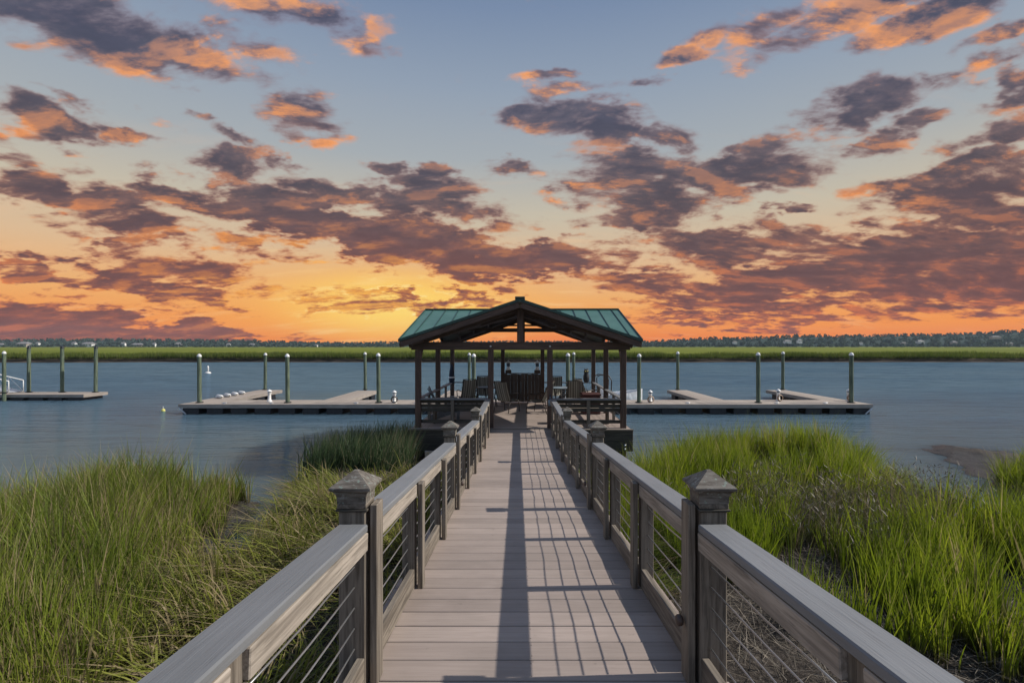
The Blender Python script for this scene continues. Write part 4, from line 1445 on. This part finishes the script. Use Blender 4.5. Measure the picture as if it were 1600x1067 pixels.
dock = thing('floating_dock', 'long pale floating dock with finger piers crossing behind the pavilion', 'dock', (0, 25.2, WATER_Z), world=True)
dock_section(dock, -16.6, 17.4, 25.15, 27.15, DZ)
for x0, x1, yl in [(-16.75, -15.35, 33.3), (-10.25, -9.0, 32.9), (-4.4, -3.2, 32.9), (3.6, 4.8, 32.9), (9.75, 10.95, 33.2), (16.15, 17.4, 33.2)]:
    dock_section(dock, x0, x1, 27.2, yl, DZ - .005, along_x=False)
for s, x in ((-1, -16.62), (1, 17.42)):
    beam('corner_brace', dock, (x, 25.12, DZ - .16), (x - s * .35, 25.12, WATER_Z + .02), .05, .05, 'aluminium')
for x in (-12.2, -8.0, -5.0, 5.2, 8.4, 12.8, 15.2, -14.5):
    tube('cleat', dock, [(x - .13, 25.3, DZ + .05), (x - .05, 25.3, DZ + .06), (x + .05, 25.3, DZ + .06), (x + .13, 25.3, DZ + .05)], .018, 'aluminium')
    bx('cleat_base', dock, x - .05, x + .05, 25.27, 25.33, DZ, DZ + .05, 'aluminium')

dock2 = thing('floating_dock', 'short pale floating dock at the left edge with three tall piles', 'dock', (-28, 32, WATER_Z), world=True)
dock_section(dock2, -42, -26.7, 31.5, 33.3, -3.0)


# piles
def pile(x, y, top, label, r=.102, capm='white'):
    base = -4.6
    t = thing('dock_pile', label, 'pile', (x, y, -4.6), 0, 'round piles holding the floating docks')
    t.rotation_euler = (random.uniform(-.008, .008), random.uniform(-.009, .009), random.uniform(0, 6))
    H = top - base
    lathe('shaft', t, [(r * 1.05, 0), (r, H * .5), (r * .96, H)], 'pile', n=14)
    lathe('pile_cap', t, [(r * 1.06, H - .04), (r * 1.06, H + .015), (r * .7, H + .08), (0, H + .12)], capm, n=14)
    if top > -1:
        zb = (DZ if y < 31.4 or x > -20 else -3.0) - base
        lathe('collar', t, [(r * 1.2, zb + .01), (r * 1.75, zb + .012), (r * 1.75, zb + .05), (r * 1.2, zb + .055)], 'black', n=14)
    return t


ord_ = ['leftmost', 'second', 'third', 'fourth', 'fifth', 'sixth', 'seventh', 'eighth']
front_p = [(312, 553), (450, 553), (592, 552), (740, 553), (887, 552), (998, 553), (1185, 551), (1330, 551)]
front_l = ['tall green pile at the left end of the long floating dock', 'green pile on the near walkway between the two left finger piers',
           'green pile on the near walkway just left of the pavilion hose pedestal', 'green pile seen through the left half of the pavilion, nearer of the pair',
           'green pile seen through the right half of the pavilion, nearer of the pair', 'green pile on the walkway just right of the pavilion',
           'green pile on the walkway between the two right finger piers', 'tall green pile at the right end of the long floating dock']
for (px_, py_), lb in zip(front_p, front_l):
    yv = 25.75
    pile((px_ - 808.6) / 800 * yv, yv, (540 - py_) * yv / 800 - .1, lb)
back_p = [(414, 551), (571, 550), (733, 551), (896, 550), (1059, 549), (1223, 549)]
back_l = ['slim pile at the far end of the leftmost finger pier', 'slim pile at the far end of the second finger pier from the left',
          'slim pile beyond the left half of the pavilion, farther of the pair', 'slim pile beyond the right half of the pavilion, farther of the pair',
          'slim pile at the far end of the first finger pier right of the pavilion', 'slim pile at the far end of the rightmost finger pier']
for (px_, py_), lb in zip(back_p, back_l):
    yv = 33.45
    pile((px_ - 808.6) / 800 * yv, yv, (540 - py_) * yv / 800 - .12, lb, .098)
for px_, lb in [(45, 'weathered pile beside the white gangway on the left edge dock'), (97, 'weathered middle pile of the short dock at the left edge'), (149, 'weathered pile near the right end of the short left edge dock')]:
    yv = 32.9
    pile((px_ - 808.6) / 800 * yv, yv, -.14, lb, .105, 'float')
pile((1 - 808.6) / 800 * 31.0, 31.2, -.45, 'pale pile cut by the left edge of the photo in front of the gangway', .10)

# gangway at the left edge
gw = thing('gangway', 'white aluminium truss gangway coming down to the left edge dock', 'gangway', (-32.2, 32.5, -3.0), world=True)
p1 = Vector((-31.9, 32.1, -2.95)); p0 = Vector((-38.5, 32.1, -1.55))
for yo in (0, .95):
    o1, o0 = p1 + Vector((0, yo, 0)), p0 + Vector((0, yo, 0))
    tube('bottom_chord', gw, [o0, o1], .035, 'white')
    tube('top_chord', gw, [o0 + Vector((0, 0, .9)), o1 + Vector((0, 0, .72))], .032, 'white')
    nb_ = 7
    for i in range(nb_ + 1):
        a = o1.lerp(o0, i / nb_); hh_ = .72 + .18 * i / nb_
        tube('upright', gw, [a, a + Vector((0, 0, hh_))], .024, 'white')
        if i < nb_:
            b = o1.lerp(o0, (i + 1) / nb_)
            tube('diagonal', gw, [a, b + Vector((0, 0, .72 + .18 * (i + 1) / nb_))], .02, 'white')
beam('tread', gw, p0 + Vector((0, .475, 0)), p1 + Vector((0, .475, 0)), .86, .03, 'aluminium', 0)


# dock pedestals and hoses
def pedestal(px_, yv, label, hose, sc=1.0, z=DZ):
    x = (px_ - 808.6) / 800 * yv
    t = thing('dock_pedestal', label, 'pedestal', (x, yv, z), random.uniform(-.3, .3), 'white service pedestals on the floating dock')
    lathe('body', t, [(.13, 0), (.13, .06), (.085, .09), (.075, .38), (.10, .42), (.10, .46)], 'white', n=10)
    lathe('lens', t, [(.07, .462), (.07, .52)], 'glass', n=10)
    lathe('hood', t, [(.12, .521), (.10, .57), (.03, .62), (0, .64)], 'white', n=10)
    if hose:
        for q in range(4):
            pts = [(.16 * math.cos(a) * (1 - .06 * q), -.13 - .018 * q, .18 + .16 * math.sin(a) * (1 - .06 * q)) for a in [i_ * math.pi / 9 for i_ in range(18)]]
            tube('hose', t, pts, .016, hose, 5, closed=True)
    return t


pedestal(421, 26.3, 'white pedestal at the foot of the leftmost finger pier', None)
pedestal(616, 25.75, 'white pedestal with a round dark hose reel, left of the pavilion', 'dark_metal')
pedestal(1016, 25.9, 'white pedestal with tan hose coils, right of the pavilion', 'hose')
pedestal(1216, 26.6, 'white pedestal with brown hose at the foot of the rightmost finger pier', 'hose')
pedestal(1326, 26.6, 'white pedestal half hidden behind the pile at the right end', 'hose')

# white fenders lying on the left finger
for j in range(4):
    yv = 28.1 + j * .75
    t = thing('fender', ['white fender lying nearest on the leftmost finger pier', 'second nearest white fender on the leftmost finger pier', 'third white fender on the leftmost finger pier', 'farthest white fender on the leftmost finger pier'][j],
              'fender', (-16.35, yv, DZ + .09), .25, 'white fenders on the leftmost finger pier')
    lathe('body', t, [(0, -.36), (.05, -.34), (.1, -.27), (.1, .27), (.05, .34), (0, .36)], 'white', (0, 0, 0), 10, (math.pi / 2, 0, .6))
    lathe('eye_ring', t, [(.03, .35), (.035, .37), (.02, .40)], 'black', (0, 0, 0), 8, (math.pi / 2, 0, .6))

# skiff with a pipe frame, right of the pavilion
t = thing('skiff', 'small white skiff with a black pipe frame moored behind the pavilion on the right', 'boat', (5.0, 29.3, WATER_Z), .04)
st_ = [(-2.3, .75, .62), (-1.2, .85, .60), (0, .88, .62), (1.0, .75, .70), (1.7, .45, .80), (2.15, .06, .92)]
vs, fs = [], []
for x, hb, zt in st_:
    vs += [(x, -hb, zt), (x, -hb * .86, .12), (x, -hb * .35, -.12), (x, hb * .35, -.12), (x, hb * .86, .12), (x, hb, zt), (x, hb - .07 if hb > .1 else 0, zt - .02), (x, max(hb * .8 - .05, 0), .22), (x, -max(hb * .8 - .05, 0), .22), (x, -(hb - .07) if hb > .1 else 0, zt - .02)]
for i in range(len(st_) - 1):
    for k_ in range(10):
        a = i * 10 + k_; b = i * 10 + (k_ + 1) % 10
        fs.append((a, b, b + 10, a + 10))
fs.append(tuple(range(10))[::-1]); fs.append(tuple(50 + q for q in range(10)))
raw('hull', t, vs, fs, 'hullwhite')
bx('console', t, -.3, .1, -.3, .3, .25, .95, 'hullwhite', .05)
for s in (-1, 1):
    tube('pipe_frame', t, [(-.5, s * .45, .5), (-.55, s * .4, 1.55), (-.35, s * .35, 1.72), (.15, s * .35, 1.68), (.3, s * .4, 1.4), (.25, s * .42, .5)], .035, 'black')
tube('pipe_bar', t, [(-.45, -.37, 1.68), (-.45, .37, 1.68)], .03, 'black')
tube('pipe_bar', t, [(.2, -.36, 1.62), (.2, .36, 1.62)], .03, 'black')
bx('outboard', t, -2.62, -2.3, -.16, .16, .35, 1.0, 'black', .05)
bx('seat', t, -1.2, -.8, -.4, .4, .3, .62, 'hullwhite', .04)

# marker and small buoy
t = thing('channel_marker', 'white spar marker buoy afloat in mid river on the left', 'buoy', ((325 - 808.6) / 800 * 62, 62, WATER_Z))
lathe('spar', t, [(0, .2), (.1, .22), (.1, .82), (.06, .92), (0, .95)], 'white', n=10)
lathe('float_collar', t, [(0, -.1), (.32, -.05), (.34, .12), (.2, .2), (0, .2)], 'white', n=14)
t = thing('crab_buoy', 'small yellow white crab pot buoy afloat left of the long dock', 'buoy', ((255 - 808.6) / 800 * 26.4, 26.4, WATER_Z))
lathe('float', t, [(0, -.07), (.07, -.05), (.1, .02), (.08, .09), (.03, .13), (0, .135)], 'yellow', n=12)
lathe('stick', t, [(.012, .13), (.012, .24), (0, .245)], 'white', n=6)


# ------------------------------------------------------------------ far houses
def house(px_, base_px, wpx, hpx, dist, mat, label, roofh=.45):
    x = (px_ - 808.6) / 800 * dist
    wd, ht = wpx * .85 / 800 * dist, hpx * .8 / 800 * dist
    z = (540 - base_px) / 800 * dist
    t = thing('house', label, 'house', (x, dist, z), random.uniform(-.2, .2), 'houses along the far shore')
    wh = ht * (1 - roofh)
    dp = wd * .6
    bx('wall', t, -wd / 2, wd / 2, -dp / 2, dp / 2, -2, wh, mat, 0)
    e_ = wd * .06
    A = [(-wd / 2 - e_, -dp / 2 - e_, wh), (wd / 2 + e_, -dp / 2 - e_, wh), (wd / 2 + e_, dp / 2 + e_, wh), (-wd / 2 - e_, dp / 2 + e_, wh), (-wd * .3, 0, ht), (wd * .3, 0, ht)]
    raw('roof', t, A, [(0, 1, 5, 4), (1, 2, 5), (2, 3, 4, 5), (3, 0, 4), (3, 2, 1, 0)], 'roofgrey')
    nw = max(2, int(wd / 4.5))
    for i in range(nw):
        cx = -wd / 2 + wd * (i + .5) / nw
        f = bx('window', t, cx - .75, cx + .75, -dp / 2 - .08, -dp / 2 - .01, wh * .35, wh * .78, 'housewhite', 0)
        bx('pane', f, cx - .6, cx + .6, -dp / 2 - .12, -dp / 2 - .082, wh * .39, wh * .74, 'darkwin', 0)
    return t


HS = [(2, 541, 8, 6, 'housewhite', 'pale house at the far left edge of the horizon'), (38, 540.5, 19, 8, 'housebeige', 'wide beige house on the left horizon beyond the leftmost pile'),
      (59, 539, 7, 6, 'housewhite', 'small white house just right of the wide beige one'), (116, 539.5, 8, 7, 'housewhite', 'narrow white house left of the broad white one'),
      (139, 540.5, 18, 7.5, 'housewhite', 'broad white house on the left horizon by the third pile'), (193, 538.5, 7, 5, 'housewhite', 'tiny white house alone in the left woodland'),
      (215, 541, 16, 6, 'housebeige', 'low beige house with a grey roof between two tiny white ones'), (241, 540.5, 6, 7, 'housewhite', 'tiny upright white house right of the low beige house'),
      (279, 541, 10, 8, 'housewhite', 'pale house in the woods above the left end of the long dock'), (357, 540, 6, 5, 'housewhite', 'tiny white house between the first and second dock piles'),
      (394, 540.5, 9, 5, 'housewhite', 'white house on the horizon left of the finger pier pile'), (494, 541, 6, 4, 'housewhite', 'last tiny white house before the glowing horizon'),
      (1148, 536, 7, 4, 'housewhite', 'tiny white house on the horizon left of the right hand houses'), (1230, 535, 12, 5, 'housewhite', 'white house at the left of a pair beyond the right finger piers'),
      (1249, 534.5, 8, 6, 'housewhite', 'taller white house at the right of a pair beyond the right finger piers'), (1345, 537, 6, 3, 'housewhite', 'tiny white house beyond the last pile on the right'),
      (1412, 537, 9, 3, 'housebeige', 'low pale house beyond the open water on the right'), (1437, 536, 12, 6, 'housewhite', 'bright white roofed house beyond the open water on the right'),
      (1490, 536, 10, 4, 'housebeige', 'beige house in the woods right of the bright white house'), (1555, 528, 14, 4, 'housebeige', 'house high in the trees near the right edge'),
      (1575, 538, 12, 4, 'housebeige', 'low house at the foot of the wooded rise near the right edge')]
for px_, b_, w__, h__, mt, lb in HS:
    house(px_, b_, w__, h__, 850, mt, lb)


# ------------------------------------------------------------------ haze between the camera and the far woods
hz = box_mesh(2700, 1180, 44, M['white'], 0).copy()
hz.materials.clear()
m = bpy.data.materials.new('thin_haze'); m.use_nodes = True
k = NT(m.node_tree)
pv = k.n('ShaderNodeVolumePrincipled')
pv.inputs['Color'].default_value = (.70, .85, 1, 1)
pv.inputs['Density'].default_value = .00010
pv.inputs['Anisotropy'].default_value = 0
o_ = k.n('ShaderNodeOutputMaterial'); k.t.links.new(pv.outputs[0], o_.inputs['Volume'])
hz.materials.append(m)
o = bpy.data.objects.new('haze', hz); C.objects.link(o)
o.location = (0, 520, 16)
tag(o, 'thin pale haze over the river and marsh', 'haze', kind='stuff')
